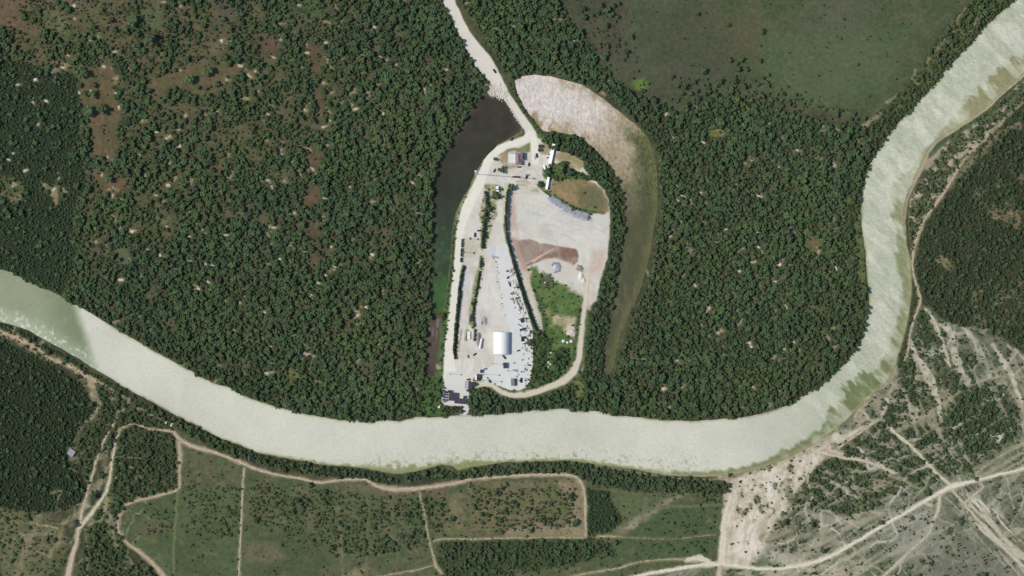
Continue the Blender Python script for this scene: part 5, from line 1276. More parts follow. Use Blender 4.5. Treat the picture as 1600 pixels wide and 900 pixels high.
AREAS = [('%s_works', 'round the works', lambda x, y: (x >= 690) & (x <= 975) & (y > 200) & (y < 650)),
         ('%s_south', 'south of the river', lambda x, y: ((y > 470 + x * .55) & (x < 480)) | ((y > 705) & (x >= 480)) | ((x > 1380) & (y > 560))),
         ('%s_east_bank', 'on the right side of the river', lambda x, y: (x > 1412) & (y > 100) & (x + y * .9 > 1560)),
         ('%s_west', 'west of the lagoon and road', lambda x, y: x < 720),
         ('%s_east', 'inside the river bend and north of the oxbow', lambda x, y: x > -999)]
region_split(rest, [(a % 'woodland', 'closed green woodland canopy ' + b, f) for a, b, f in AREAS], NGT)
# shrubs: the 300 that show best in the open fields, the rest as ground cover
openf = (samp(DT, B['x'], B['y']) < .3) & (samp(DB, B['x'], B['y']) < .4) & (B['x'] > 4) & (B['x'] < 1596) & (B['y'] > 4) & (B['y'] < 896)
bo = np.argsort(-(brad * openf))[:300]
isb = np.zeros(len(B['x']), bool); isb[bo] = True
BREG = [('shrubs dotted over the pasture', 'small dark round shrub dotted over the north-east pasture', lambda x, y: (y < 260) & (x > 800)),
        ('shrubs on the south-east flat', 'low shrub on the sandy south-east flat', lambda x, y: (x > 1125) & (y > 450)),
        ('shrubs of the fenced orchard', 'dark shrub in the brown field with the squared-off corner', lambda x, y: (x > 725) & (x < 920) & (y > 740)),
        ('shrubs dotted over the middle south field', 'small dark shrub dotted over the middle south field', lambda x, y: (x > 382) & (x <= 725) & (y > 735)),
        ('shrubs of the south-west green field', 'small shrub in the green field with the rounded corner', lambda x, y: (x > 185) & (x <= 382) & (y > 670)),
        ('shrubs of the works', 'low bush on the grass verges of the works', lambda x, y: (x > 680) & (x < 960) & (y < 650)),
        ('shrubs of the west clearings', 'low bush in the thin scrub of the upper left', lambda x, y: x > -99)]
for i in bo:
    x, y = B['x'][i], B['y'][i]
    for gname, lb, fn in BREG:
        if fn(x, y): break
    o = obj('shrub', BUSH[int(B['k'][i])][0], label=lb, cat='shrub', group=gname)
    o.location = W(x, y, B['z'][i]); o.rotation_euler = (0, 0, B['rot'][i]); o.scale = (B['s'][i] * 1.15,) * 2 + (B['sz'][i],)
    o['tone'] = float(B['tone'][i] - .25); o['hue'] = float(B['hue'][i])
region_split(sub(B, ~isb), [(a % 'undergrowth', 'bushes and low scrub ' + b, f) for a, b, f in AREAS], NGB)
print('trees', n, 'bushes', nb)

# ------------------------------------------------------------------ clipped hedges
def hedge(pts, w, h, label, seed=0, dens=5.0, tone=0.0):
    gg = np.random.default_rng(seed); r = resample(pts, w, 1.6)
    V = []; F = []; k = 0
    x0, y0 = pts[0]
    for (x, y, ww) in r:
        wm = ww * S
        for q in range(max(1, int(round(wm / 2.2)))):
            rr = gg.uniform(.9, 1.35) * min(1.0, wm / 2.4)
            ox, oy = gg.uniform(-.5, .5) * max(0, wm - 1.6 * rr), gg.uniform(-.5, .5) * 1.2
            hh = h * gg.uniform(.8, 1.12)
            P_ = ICV1 * (1 + gg.uniform(-.3, .28, (len(ICV1), 1))) * np.array([rr, rr, hh * .55])
            P_ = P_ + np.array([(x - x0) * S + ox, -(y - y0) * S + oy, hh * .5])
            V.append(P_); F.append(ICF1 + k); k += len(P_)
            for z_ in range(14):
                d = gg.normal(size=3); d /= np.linalg.norm(d); d[2] = abs(d[2])
                c = np.array([(x - x0) * S + ox, -(y - y0) * S + oy, hh * .5]) + d * np.array([rr, rr, hh * .55]) * gg.uniform(.9, 1.25)
                u = gg.normal(size=3); u /= np.linalg.norm(u); wv = np.cross(u, d); s_ = gg.uniform(.15, .4)
                V.append(np.array([c - u * s_, c + u * s_, c + wv * s_ * 1.6])); F.append(np.array([[k, k + 1, k + 2]])); k += 3
    V = np.concatenate(V); F = np.concatenate(F); V[:, 2] = np.maximum(V[:, 2], 0)
    o = obj('hedge', mesh_np('hedge', V, F, [HM]), label=label, cat='hedge')
    o.location = W(x0, y0); o['tone'] = tone
    return o
hedge([(794,296),(792,310),(791,325),(790,340),(790,352)], [5,5,5.5,5,4.5], 6.5, 'short thick hedge row between the inner lane and the graded pad', 1)
hedge([(790.5,354),(792,370),(797,390),(803,412),(810,437),(817,460),(825,484),(832,503),(838,516)], [3.4,3.4,4.0,4.5,4.8,5,5,5.5,6], 5.8, 'very long slanting hedge between the concrete yard and the green compound', 2, tone=-.35)
hedge([(758,300),(761,315),(759,330),(757,345),(755,362),(754,378),(753,387)], [5,6,6,6,5,5,4.5], 5.0, 'hedge strip between the two lanes of the upper west yard', 3)
hedge([(724,417),(720,436),(717,460),(715,480),(713,500)], [3,5,5.5,5,5], 4.5, 'dark hedge right of the perimeter road, upper length', 4, tone=-.35)
hedge([(712,505),(711,525),(709.5,545),(711,560)], [5,5.5,5,3.5], 4.5, 'dark hedge right of the perimeter road, lower length', 5, tone=-.4)
hedge([(752,404),(751,416)], [4,5], 4.5, 'short hedge clump at the top of the grass strip', 6, tone=-.1)
hedge([(749,425),(746,445),(742,465),(740,480),(739,495),(741,510)], [3,3,4,4,4,3.4], 3.4, 'thin scruffy hedge on the grass strip of the west yard', 7, tone=.1)
hedge([(742,515),(741,532)], [2.6,2.2], 3.2, 'stub of hedge left of the white tank trailer', 8)
hedge([(722,374),(721,390),(720,408)], [2,3,2.6], 3.6, 'spiky planting along the perimeter road by the tan bay', 9, tone=-.3)

# ------------------------------------------------------------------ palms with long shadows
def palm(x, y, h, label):
    t = empty('palm_tree', W(x, y), 0, label, 'palm tree', 'tall palms by the tan bay')
    MB().cyl((0, 0, -.2), (.2, .1, h * .5), .28, .2, 8).cyl((.2, .1, h * .5), (.3, 0, h), .2, .16, 8).build('trunk', BARK, t)
    mb = MB()
    for i in range(16):
        a = i * .3927 + (i % 3) * .1; L = 2.0 if i % 2 else 1.6; ca, sa = math.cos(a), math.sin(a)
        b = len(mb.v)
        mb.v += [(.3, 0, h), (.3 + ca * L * .5 - sa * .35, sa * L * .5 + ca * .35, h + .5), (.3 + ca * L, sa * L, h - .2), (.3 + ca * L * .5 + sa * .35, sa * L * .5 - ca * .35, h + .5)]
        mb.f.append((b, b + 1, b + 2, b + 3))
    c = mb.build('crown', FM, t); c['tone'] = -.1
palm(724.5, 394, 14.5, 'tall palm on the roadside planting, throwing the lower long shadow')
palm(735, 373, 10.5, 'tall palm above the tan bay, throwing the upper long shadow')

# ------------------------------------------------------------------ buildings
white = mat('white_roof_paint', (240, 242, 240), .45, 0, .03, .5)
wall_w = mat('white_wall', (222, 220, 212), .85)
wall_g = mat('grey_wall', (150, 148, 145), .85)
dark_roof = mat('dark_plum_roof', (72, 62, 80), .8, 0, .12, .4)
mauve = mat('mauve_shingle', (138, 122, 130), .9, 0, .12, .6)
steel = mat('galvanised_steel', (170, 172, 176), .4, .7)
glass = mat('window_glass', (40, 46, 54), .1, 0, spec=.6)
black = mat('black_rubber', (30, 30, 32), .8)
lilac = mat('lilac_sheet', (172, 166, 184), .6)
navy = mat('navy_paint', (44, 46, 66), .35)
charcoal = mat('charcoal_paint', (58, 58, 64), .4)
whitep = mat('white_paint', (228, 230, 232), .3)
silver = mat('silver_paint', (150, 154, 160), .35, .3)
rust = mat('rusty_steel', (120, 84, 72), .85, .2, .2, 2)
wood = mat('raw_timber', (164, 142, 112), .9, 0, .15, 2)
blue = mat('blue_sheet', (84, 98, 140), .5)
pinkt = mat('faded_pink_sheet', (172, 136, 152), .7)
conc = mat('concrete_block', (188, 186, 180), .9, 0, .1, 2)

# barrel-vaulted white hall
hx, hy = 783.5, 536
hang = empty('storage_hall', W(hx, hy), math.radians(-.5), 'white barrel-roofed storage hall standing on the concrete yard', 'building')
hw, hl, hr = 9.2, 12.9, 8.2
mb = MB(); N_ = 22; pr = []
for i in range(N_ + 1):
    a = math.pi * i / N_; pr.append((-math.cos(a) * hw, math.sin(a) * hr + 1.2))
for i in range(N_):
    (xa, za), (xb, zb) = pr[i], pr[i + 1]; b = len(mb.v)
    mb.v += [(xa, -hl, za), (xb, -hl, zb), (xb, hl, zb), (xa, hl, za)]; mb.f.append((b, b + 1, b + 2, b + 3))
mb.build('roof', white, hang, smooth=False)
MB().box(-hw + .05, hw - .05, -hl + .1, hl - .1, 0, 1.19).build('wall', wall_w, hang)
for s_ in (-1, 1):
    mb = MB(); b = 0; vs = [(x, s_ * (hl - .15), z) for x, z in pr]; mb.v += vs
    mb.f.append(tuple(range(len(vs))) if s_ < 0 else tuple(reversed(range(len(vs)))))
    mb.build('gable_end', wall_w, hang)
    d = MB().box(-3, 3, s_ * hl - .09, s_ * hl + .09, 0, 4.6).build('door', wall_g, hang)
for k in range(9):
    y_ = -hl + .4 + k * (2 * hl - .8) / 8
    mb = MB()
    for i in range(N_):
        (xa, za), (xb, zb) = pr[i], pr[i + 1]; b = len(mb.v)
        mb.v += [(xa, y_ - .12, za + .05), (xb, y_ - .12, zb + .05), (xb, y_ + .12, zb + .05), (xa, y_ + .12, za + .05)]; mb.f.append((b, b + 1, b + 2, b + 3))
    mb.build('roof_rib', wall_w, hang)

# small house with hipped roofs and its paved court
def hip_wing(t, x0, x1, y0, y1, hwall, hroof, axis, m=mauve, ch=None):
    MB().box(x0 + .4, x1 - .4, y0 + .4, y1 - .4, 0, hwall).build('wall', wall_w, t)
    d = min(x1 - x0, y1 - y0) / 2
    return MB().box(x0, x1, y0, y1, hwall + .002, hwall + .2).gable(x0, x1, y0, y1, hwall + .204, hroof, d, axis).build('roof', m, t)
hs = empty('house', W(812.5, 248), 0, 'small house with mauve hipped roofs in the north yard', 'house')
hip_wing(hs, -5.5, 1.2, -6.8, 6.6, 2.8, 5.4, 'y')
rf = hip_wing(hs, .4, 5.6, -1.6, 7.2, 3.4, 5.9, 'y', mat('dusky_shingle', (112, 98, 112), .9, 0, .1, .6))
MB().box(2.2, 3.2, 1.8, 2.8, 4.4, 6.6).build('chimney', charcoal, rf)
hip_wing(hs, -.6, 3.4, -7.4, -2.0, 2.6, 4.2, 'x', mat('dusky_shingle', (112, 98, 112)))
for yy in (-4, 0, 4): MB().box(-5.16, -5.08, yy - .6, yy + .6, 1.0, 2.1).build('window', glass, hs)
MB().box(-5.16, -5.08, 1.4, 2.3, 0, 2.1).build('door', wood, hs)
patch('paved_court', [(794,237),(806,235),(806,258),(800,259),(792,257)], mat('pink_paving', (180, 170, 168), .9, 0, .08, .4), 'pinkish paved court west of the small house')
patch('terrace_slab', [(794.5,240.5),(805.5,240.5),(805.5,254.5),(794.5,254.5)], mat('slab_concrete', (214, 214, 210), .9, 0, .04, .3), 'pale square slab on the paved court', jag=.1)

# long white sheds
def long_shed(pa, pb, w, h, label):
    ax, ay, _ = W(*pa); bx, by, _ = W(*pb); L = math.hypot(bx - ax, by - ay); an = math.atan2(by - ay, bx - ax)
    t = empty('shed', ((ax + bx) / 2, (ay + by) / 2, 0), an, label, 'shed')
    MB().box(-L / 2 + .2, L / 2 - .2, -w / 2 + .15, w / 2 - .15, 0, h - .3).build('wall', wall_w, t)
    n = max(2, int(L / 6))
    for i in range(n):
        x0 = -L / 2 + i * L / n; x1 = x0 + L / n - .06
        mb = MB(); b = 0
        mb.v += [(x0, -w / 2, h - .28), (x1, -w / 2, h - .28), (x1, w / 2, h + .12), (x0, w / 2, h + .12), (x0, -w / 2, h - .2), (x1, -w / 2, h - .2), (x1, w / 2, h + .2), (x0, w / 2, h + .2)]
        mb.f += [(3, 2, 1, 0), (4, 5, 6, 7), (0, 1, 5, 4), (1, 2, 6, 5), (2, 3, 7, 6), (3, 0, 4, 7)]
        mb.build('roof_panel', white, t)
    for i in range(n): MB().box(-L / 2 + (i + .35) * L / n, -L / 2 + (i + .6) * L / n, w / 2 - .16, w / 2 - .05, .1, 2.0).build('door', wall_g, t)
long_shed((865.3, 225), (858.8, 256), 3.9, 3.4, 'longest narrow white shed at the north-east corner of the yard')
long_shed((857, 277), (853.6, 296), 2.8, 3.2, 'shorter narrow white shed beside the brown field')
tk = empty('water_tank', W(851, 262), .2, 'white rounded tank by the end of the longest shed', 'tank')
MB().cyl((0, -2.6, 1.4), (0, 2.6, 1.4), 1.35, 1.35, 16).build('tank_shell', white, tk, smooth=False)
for yy in (-1.8, 1.8): MB().box(-1.1, 1.1, yy - .2, yy + .2, 0, .6).build('cradle', conc, tk)
tk = empty('water_tank', W(857.2, 262.3), 0, 'small round white tank in the dark tree shade between sheds', 'tank')
MB().cyl((0, 0, 0), (0, 0, 4.4), 1.3, 1.3, 16).build('tank_shell', white, tk)
MB().cyl((0, 0, 4.41), (0, 0, 4.9), 1.25, .3, 16).build('lid', white, tk)

def flat_shed(x, y, w, d, h, rot, m, label, cat='shed', name='shed', group=None, ribs=True, open_=False):
    t = empty(name, W(x, y), math.radians(rot), label, cat, group)
    if open_:
        for sx in (-1, 1):
            for sy in (-1, 1): MB().cyl((sx * (w / 2 - .25), sy * (d / 2 - .25), 0), (sx * (w / 2 - .25), sy * (d / 2 - .25), h), .1, .1, 6).build('post', steel, t)
    else:
        MB().box(-w / 2 + .15, w / 2 - .15, -d / 2 + .15, d / 2 - .15, 0, h).build('wall', wall_g, t)
        MB().box(-.5, .5, -d / 2 + .05, -d / 2 + .14, 0, 2).build('door', charcoal, t)
    r = MB().box(-w / 2, w / 2, -d / 2, d / 2, h + .002, h + .2).build('roof', m, t)
    if ribs:
        k = max(2, int(w / 1.2))
        mb = MB()
        for i in range(k + 1):
            x_ = -w / 2 + .05 + i * (w - .1) / k; mb.box(x_ - .04, x_ + .04, -d / 2, d / 2, h + .204, h + .27)
        mb.build('roof_seam', m, r)
    return t
flat_shed(844.6, 228.6, 4.8, 3.6, 2.6, 3, charcoal, 'upper of two small dark carports beside the yard road', open_=True, name='carport', cat='carport')
flat_shed(843.6, 234.4, 4.6, 3.4, 2.6, 3, charcoal, 'lower of two small dark carports beside the yard road', open_=True, name='carport', cat='carport')
flat_shed(112, 707, 7.6, 7.6, 2.8, -35, mat('weathered_grey_sheet', (150, 149, 156), .7, 0, .08, .6), 'grey square-roofed shack alone in the south-west woods', name='shack', cat='shack')
flat_shed(776.8, 293.2, 3.4, 3.0, 2.6, 0, white, 'upper white cabin by the dark yard tree', name='cabin', cat='cabin')
flat_shed(777.6, 298.2, 3.2, 1.8, 2.4, 0, white, 'lower, smaller white cabin by the dark yard tree', name='cabin', cat='cabin')
# dock sheds
flat_shed(707.8, 619.6, 9.4, 9.8, 3.6, -4, dark_roof, 'square dark plum shed in the middle of the dock group')
flat_shed(719.2, 626.6, 13.6, 6.2, 3.2, -5, dark_roof, 'long low dark plum shed at the river side of the dock group')
flat_shed(725.4, 620.5, 2.2, 3.4, 3.2, -5, charcoal, 'tiny dark outhouse on top edge of the long dock shed')
flat_shed(702.5, 611.2, 4.2, 2.6, 3.2, -5, charcoal, 'small dark hut above the row of round vats')
flat_shed(734.6, 602.4, 4.0, 8.8, 4.2, -4, dark_roof, 'tall narrow dark shed beside the bushy dock tree')
flat_shed(729.2, 601, 4.6, 8.6, 3.2, -4, lilac, 'lilac-roofed lean-to left of the tall narrow dark shed')
flat_shed(786.5 + 2.5, 570.8, 4.0, 6.8, 3.6, 0, dark_roof, 'dark shed alone south of the white storage hall')
flat_shed(801.2, 596.8, 4.4, 8.6, 4.0, 0, mauve, 'mauve-roofed shed at the south end of the concrete yard')
flat_shed(804.8, 596.8, 1.4, 8.6, 2.6, 0, navy, 'narrow navy lean-to on the mauve shed')
flat_shed(748.4, 587.4, 3.4, 4.6, 3.0, -4, dark_roof, 'dark-roofed kiosk beside the white box truck')
flat_shed(751.8, 579.8, 2.2, 4.0, 3.0, -4, charcoal, 'small dark kiosk above the other by the box truck')
# rows of round vats by the dock
vat = None
for i in range(4):
    for j in range(2):
        x, y = 695 + j * 4.1 - i * .35, 612.6 + i * 4.0 + j * .3
        if vat is None:
            vat = empty('vat', W(x, y), 0, 'dark round open vat in the two rows by the dock sheds', 'vat', 'vats in two rows by the dock sheds')
            parts = [MB().cyl((0, 0, 0), (0, 0, 2.2), 1.0, 1.0, 14).build('vat_wall', steel, vat), MB().cyl((0, 0, 2.202), (0, 0, 2.3), .92, .92, 14).build('lid', navy, vat)]
        else:
            v = vat.copy(); link(v); v.location = W(x, y)
            for p in parts: c = p.copy(); link(c, v)
patch('vat_slab', [(691,608),(700,609.5),(699.5,628.5),(689.5,627.5)], mat('vat_slab_concrete', (178, 172, 186), .9), 'lilac-grey slab under the round vats')

# lattice mast and flood-light poles: their long shadows cross the yard
def mast(x, y, h, label):
    t = empty('radio_mast', W(x, y), .3, label, 'mast')
    r0 = .55
    for k in range(3):
        a = k * 2.094; MB().cyl((math.cos(a) * r0, math.sin(a) * r0, 0), (math.cos(a) * r0 * .8, math.sin(a) * r0 * .8, h), .11, .09, 5).build('leg', steel, t)
    mb = MB(); n = int(h / 2)
    for i in range(n):
        for k in range(3):
            a, b = k * 2.094, (k + 1) * 2.094; z0, z1 = i * h / n, (i + 1) * h / n
            mb.cyl((math.cos(a) * r0 * .9, math.sin(a) * r0 * .9, z0), (math.cos(b) * r0 * .9, math.sin(b) * r0 * .9, z1), .05, .05, 4)
    mb.build('lattice_brace', steel, t, kind='stuff')
    for dz in (.6, .72, .95): MB().box(-1.1, 1.1, -.6, .6, h * dz, h * dz + 1.6).build('antenna', white, t)
    MB().box(-1.2, 1.2, -1.2, 1.2, 0, .4).build('footing', conc, t)
mast(744.5, 272, 84, 'slim lattice mast on the lagoon bank, its shadow crossing the north yard')
def pole(x, y, h, label):
    t = empty('light_pole', W(x, y), 0, label, 'light pole', 'flood-light poles of the yard')
    MB().cyl((0, 0, 0), (0, 0, h), .2, .12, 8).build('pole', steel, t)
    MB().box(-.9, .9, -.9, .9, h + .002, h + .35, ch=.3).build('lamp_head', steel, t)
    MB().cyl((0, 0, 0), (0, 0, .5), .45, .4, 10).build('footing', conc, t)
pole(756, 584.5, 22, 'flood-light pole east of the kiosks, throwing a long thin shadow')
pole(755, 594, 26, 'tallest flood-light pole, nearest the mauve-roofed shed line')
pole(770, 568, 14, 'flood-light pole left of the lone dark shed')
pole(704, 584, 15, 'flood-light pole on the dock apron')
pole(794, 579, 13, 'flood-light pole right of the lone dark shed')

# fence between the north yard and the graded pad
ft = empty('fence', W(800, 302), 0, 'thin wire fence along the top of the graded pad', 'fence')
for i in range(18): MB().cyl((i * 2.2, 0, 0), (i * 2.2, 0, 2.0), .07, .07, 6).build('post', steel, ft)
for z_ in (.5, 1.2, 1.9): MB().cyl((0, 0, z_), (37.4, 0, z_), .03, .03, 4).build('rail', steel, ft)

# ------------------------------------------------------------------ vehicles
def wheels(t, xs_, yw, r):
    for x_ in xs_:
        for s_ in (-1, 1):
            w = MB().cyl((x_, s_ * (yw - .22), r), (x_, s_ * yw, r), r, r, 12).build('wheel', black, t)
            MB().cyl((x_, s_ * (yw + .002), r), (x_, s_ * (yw + .03), r), r * .55, r * .55, 10).build('rim', steel, w)
def pickup(x, y, rot, m, label, name='pickup_truck'):
    t = empty(name, W(x, y), math.radians(rot), label, 'pickup truck')
    MB().box(-2.7, 2.7, -.95, .95, .45, 1.05, (.99, .96), .2).build('body', m, t)
    MB().box(-.4, 1.35, -.85, .85, 1.052, 1.75, (.78, .86), .12).build('cabin', m, t)
    MB().box(1.2, 1.62, -.7, .7, 1.1, 1.5, (.4, .9)).build('windscreen', glass, t)
    for s_ in (-1, 1): MB().box(-2.6, -.55, s_ * .84 - .06, s_ * .84 + .06, 1.052, 1.4).build('bed_side', m, t)
    MB().box(-2.68, -2.56, -.78, .78, 1.052, 1.4).build('tailgate', m, t)
    for s_ in (-1, 1): MB().box(2.69, 2.74, s_ * .7 - .15, s_ * .7 + .15, .75, .95).build('headlight', glass, t)
    wheels(t, (-1.7, 1.75), .97, .38)
def car(x, y, rot, m, label):
    t = empty('parked_car', W(x, y), math.radians(rot), label, 'car')
    MB().box(-2.25, 2.25, -.9, .9, .35, .95, (.97, .94), .25).build('body', m, t)
    MB().box(-1.5, 1.0, -.78, .78, .952, 1.45, (.68, .82), .15).build('roof', m, t)
    MB().box(.75, 1.25, -.66, .66, .96, 1.3, (.3, .9)).build('windscreen', glass, t)
    MB().box(-1.75, -1.25, -.66, .66, .96, 1.3, (.3, .9)).build('rear_window', glass, t)
    for s_ in (-1, 1): MB().box(2.2, 2.26, s_ * .62 - .16, s_ * .62 + .16, .6, .8).build('headlight', glass, t)
    wheels(t, (-1.4, 1.4), .9, .33)
def box_truck(x, y, rot, label):
    t = empty('box_truck', W(x, y), math.radians(rot), label, 'truck')
    MB().box(-3.6, 1.7, -1.15, 1.15, 1.0, 3.3).build('cargo_box', whitep, t)
    MB().box(1.85, 3.5, -1.05, 1.05, .5, 2.3, (.85, .92), .15).build('cab', whitep, t)
    MB().box(3.1, 3.5, -.9, .9, 1.5, 2.1, (.6, .9)).build('windscreen', glass, t)
    MB().box(-3.6, 3.3, -.5, .5, .6, .95).build('chassis', charcoal, t)
    wheels(t, (-2.2, 2.6), 1.1, .45)
pickup(772.7, 111.2, -55, navy, 'navy pickup driving alone on the access road above the causeway')
pickup(838.4, 243.2, -82, navy, 'navy pickup on the yard road below the dark carports')
car(834.6, 246.2, -75, whitep, 'white car just left of the navy pickup below the carports')
car(826.4, 257, 88, charcoal, 'dark car parked on its own south of the small house')
car(772.6, 266.6, 60, charcoal, 'dark grey car in the open west part of the north yard')
pickup(822.6, 276, 75, navy, 'navy pickup parked near the oval planted bed')
car(824.5, 273.4, 0, silver, 'silver car nose-in beside the pickup at the planted bed')
car(811.3, 261, 0, charcoal, 'dark car by the south corner of the small house')
car(804, 276.3, 5, charcoal, 'left of two small dark cars on the mast shadow line')
car(809, 276.6, 5, navy, 'right of two small dark cars on the mast shadow line')
pickup(742, 367, 88, navy, 'dark pickup parked in the upper west yard bay')
car(748.4, 360.4, 10, charcoal, 'small dark car against the hedge strip of the upper west yard')
car(741.8, 553.6, 35, charcoal, 'dark car alone on the gravel south-west of the tank trailer')
car(732.2, 592.8, 10, charcoal, 'dark car just above the lilac-roofed lean-to')
pickup(787.8, 558, -50, charcoal, 'dark pickup below the south end of the white hall')
box_truck(743.6, 589, 88, 'white box truck parked by the two dark kiosks')
pickup(388.4, 716.5, 80, mat('pale_blue_paint', (176, 196, 214), .35), 'pale blue pickup parked beside the south bank farm track')
car(259.8, 659.5, 70, whitep, 'upper left of two white cars in the south bank bushes')
car(268, 664, 60, whitep, 'lower right of two white cars in the south bank bushes')
car(758, 576.6, 20, mat('sky_blue_paint', (110, 136, 180), .35), 'light blue car just right of the small upper kiosk')
# tank trailer
t = empty('tank_trailer', W(751.2, 536.6), math.radians(80), 'white rounded tank trailer on the gravel west of the white hall', 'trailer')
MB().cyl((-5.4, 0, 2.0), (5.4, 0, 2.0), 1.35, 1.35, 16).cyl((5.4, 0, 2.0), (6.1, 0, 2.0), 1.35, .6, 16).cyl((-5.4, 0, 2.0), (-6.1, 0, 2.0), 1.35, .6, 16).build('tank', whitep, t)
MB().box(-5.5, 5.5, -.4, .4, .6, .9).build('chassis', charcoal, t)
for x_ in (-2.5, 0, 2.5): MB().cyl((x_, 0, 3.3), (x_, 0, 3.55), .35, .35, 10).build('hatch', steel, t)
wheels(t, (-4.4, -3.2, 4.2), 1.15, .45)
# boats
def boat(x, y, rot, L, Wb, m, label, z=0.2, name='boat'):
    t = empty(name, W(x, y, z), math.radians(rot), label, 'boat')
    o = [(-L / 2, -Wb * .42), (-L * .1, -Wb / 2), (L * .22, -Wb * .42), (L * .42, -Wb * .18), (L / 2, 0), (L * .42, Wb * .18), (L * .22, Wb * .42), (-L * .1, Wb / 2), (-L / 2, Wb * .42)]
    c = (0, 0)
    mb = MB(); n = len(o)
    rings = [(.6, 0), (1, .9), (.88, .92), (.7, .45)]
    for k, z_ in rings: mb.v += [(x_ * k, y_ * k, z_) for x_, y_ in o]
    for q in range(len(rings) - 1):
        for i in range(n):
            j = (i + 1) % n; mb.f.append((q * n + i, q * n + j, (q + 1) * n + j, (q + 1) * n + i))
    mb.f.append(tuple(reversed(range(n)))); mb.f.append(tuple(range(3 * n, 4 * n)))
    mb.build('hull', m, t)
    MB().box(-L * .12, L * .02, -Wb * .33, Wb * .33, .5, .85).build('seat', wood, t)
    MB().box(-L / 2 - .3, -L / 2 + .1, -.2, .2, .3, 1.2).build('outboard_motor', black, t)
boat(686.4, 633.4, 75, 6.6, 2.6, whitep, 'white boat pulled ashore at the corner of the dock slab')
boat(1357, 621, 20, 3.0, 1.6, whitep, 'tiny white boat afloat on the green water of the bend', z=WATER_Z - .2)

# lattice boom lying on the yard
t = empty('crane_boom', W(774, 401.6), math.radians(-6), 'dark V-shaped lattice boom lying on the upper concrete yard', 'crane boom')
MB().cyl((-3.6, 1.2, .5), (4.6, 0, .6), .22, .16, 6).build('boom_chord', navy, t)
MB().cyl((-3.2, -1.6, .5), (4.4, -.25, .6), .22, .16, 6).build('boom_chord', navy, t)
MB().cyl((-3.6, 1.2, .5), (-3.2, -1.6, .5), .15, .15, 6).cyl((-1, .8, .5), (-.8, -1.1, .5), .12, .12, 6).build('cross_brace', navy, t)

# ------------------------------------------------------------------ stored material along the hedge
def pal(t, w, d, h, m):
    mb = MB()
    for i in range(3): mb.box(-w / 2, w / 2, -d / 2 + i * (d - .15) / 2, -d / 2 + .15 + i * (d - .15) / 2, 0, .14)
    mb.build('pallet', wood, t)
    MB().box(-w / 2 + .03, w / 2 - .03, -d / 2 + .03, d / 2 - .03, .142, h, (.96, .96)).build('load', m, t)
    MB().box(-w / 2 * .9, w / 2 * .9, -.05, .05, h + .002, h + .03).build('strap', black, t)
kinds = [('pallet_stack', 'loaded pallet', 'pallet'), ('pipe_bundle', 'bundle of pipes', 'pipes'), ('storage_bin', 'open steel bin', 'bin'), ('sheet_stack', 'stack of sheets', 'sheets')]
cols = [(navy, 'navy'), (charcoal, 'charcoal'), (rust, 'rusty'), (conc, 'pale grey'), (lilac, 'lilac'), (blue, 'blue'), (pinkt, 'pinkish'), (whitep, 'white'), (wood, 'timber-coloured')]
rr = random.Random(21)
def store(x, y, kind, ci, w, d, h, rot, label=None):
    nm, txt, cat = kinds[kind]; m, cn = cols[ci]
    grp = None if label else '%s %ss stored along the long hedge' % (cn, txt)
    t = empty(nm, W(x, y), rot, label or '%s %s in the cluttered strip beside the long hedge' % (cn, txt), cat, grp)
    if kind == 0: pal(t, w, d, h, m)
    elif kind == 1:
        for k in range(3): MB().cyl((-w / 2, -d / 3 + k * d / 3, d / 6 + .02), (w / 2, -d / 3 + k * d / 3, d / 6 + .02), d / 6, d / 6, 8).build('pipe', m, t)
        for k in range(2): MB().cyl((-w / 2, -d / 6 + k * d / 3, d / 6 * 2.75), (w / 2, -d / 6 + k * d / 3, d / 6 * 2.75), d / 6, d / 6, 8).build('pipe', m, t)
    elif kind == 2:
        MB().box(-w / 2, w / 2, -d / 2, d / 2, 0, .1).build('floor_plate', m, t)
        for s_ in (-1, 1):
            MB().box(-w / 2, w / 2, s_ * d / 2 - .05, s_ * d / 2 + .05, .102, h).build('side', m, t)
            MB().box(s_ * w / 2 - .05, s_ * w / 2 + .05, -d / 2 + .052, d / 2 - .052, .102, h).build('side', m, t)
    else:
        for k in range(4): MB().box(-w / 2 + .05 * k, w / 2, -d / 2, d / 2 - .06 * k, k * h / 4, (k + 1) * h / 4 - .03).build('sheet', m, t)
store(800, 421.5, 3, 6, 4.6, 3.2, .9, .5, 'pinkish sheets heaped at the top of the stored material')
store(797, 424, 0, 4, 3.0, 2.4, 1.5, .3, 'lilac load left of the pinkish sheets')
store(802, 427, 0, 6, 2.8, 2.6, 1.3, .9, 'pinkish load just under the pinkish sheets')
store(792.5, 423.5, 2, 1, 2.2, 1.8, 1.2, .2, 'charcoal bin leftmost of the upper stored material')
store(793.5, 433.5, 0, 0, 3.4, 1.6, 1.4, .8, 'navy load on its own at the slant below the bin')
store(799.8, 430.5, 3, 5, 4.2, .8, .5, .3, 'thin blue sheets below the pinkish loads')
store(796.2, 443.5, 1, 0, 6.4, 1.8, 1.5, -1.2, 'long navy pipe bundle on the open concrete')
store(801.5, 440.5, 1, 3, 4.0, 1.2, .8, -1.3, 'left of two short grey pipe bundles')
store(805.5, 440.3, 1, 3, 4.0, 1.2, .8, -1.3, 'right of two short grey pipe bundles')
store(809.5, 449, 2, 1, 2.6, 2.2, 1.6, .3, 'charcoal bin touching the hedge foot')
store(802.5, 469.5, 1, 2, 7.6, 1.1, .9, -1.38, 'long rusty pipe bundle leftmost in the middle strip')
store(807, 469, 1, 2, 6.0, 1.4, 1.0, -1.2, 'rusty pipe bundle in the middle of the strip')
store(811.5, 478, 1, 1, 8.0, 1.2, 1.0, -1.2, 'longest dark pipe bundle below the rusty ones')
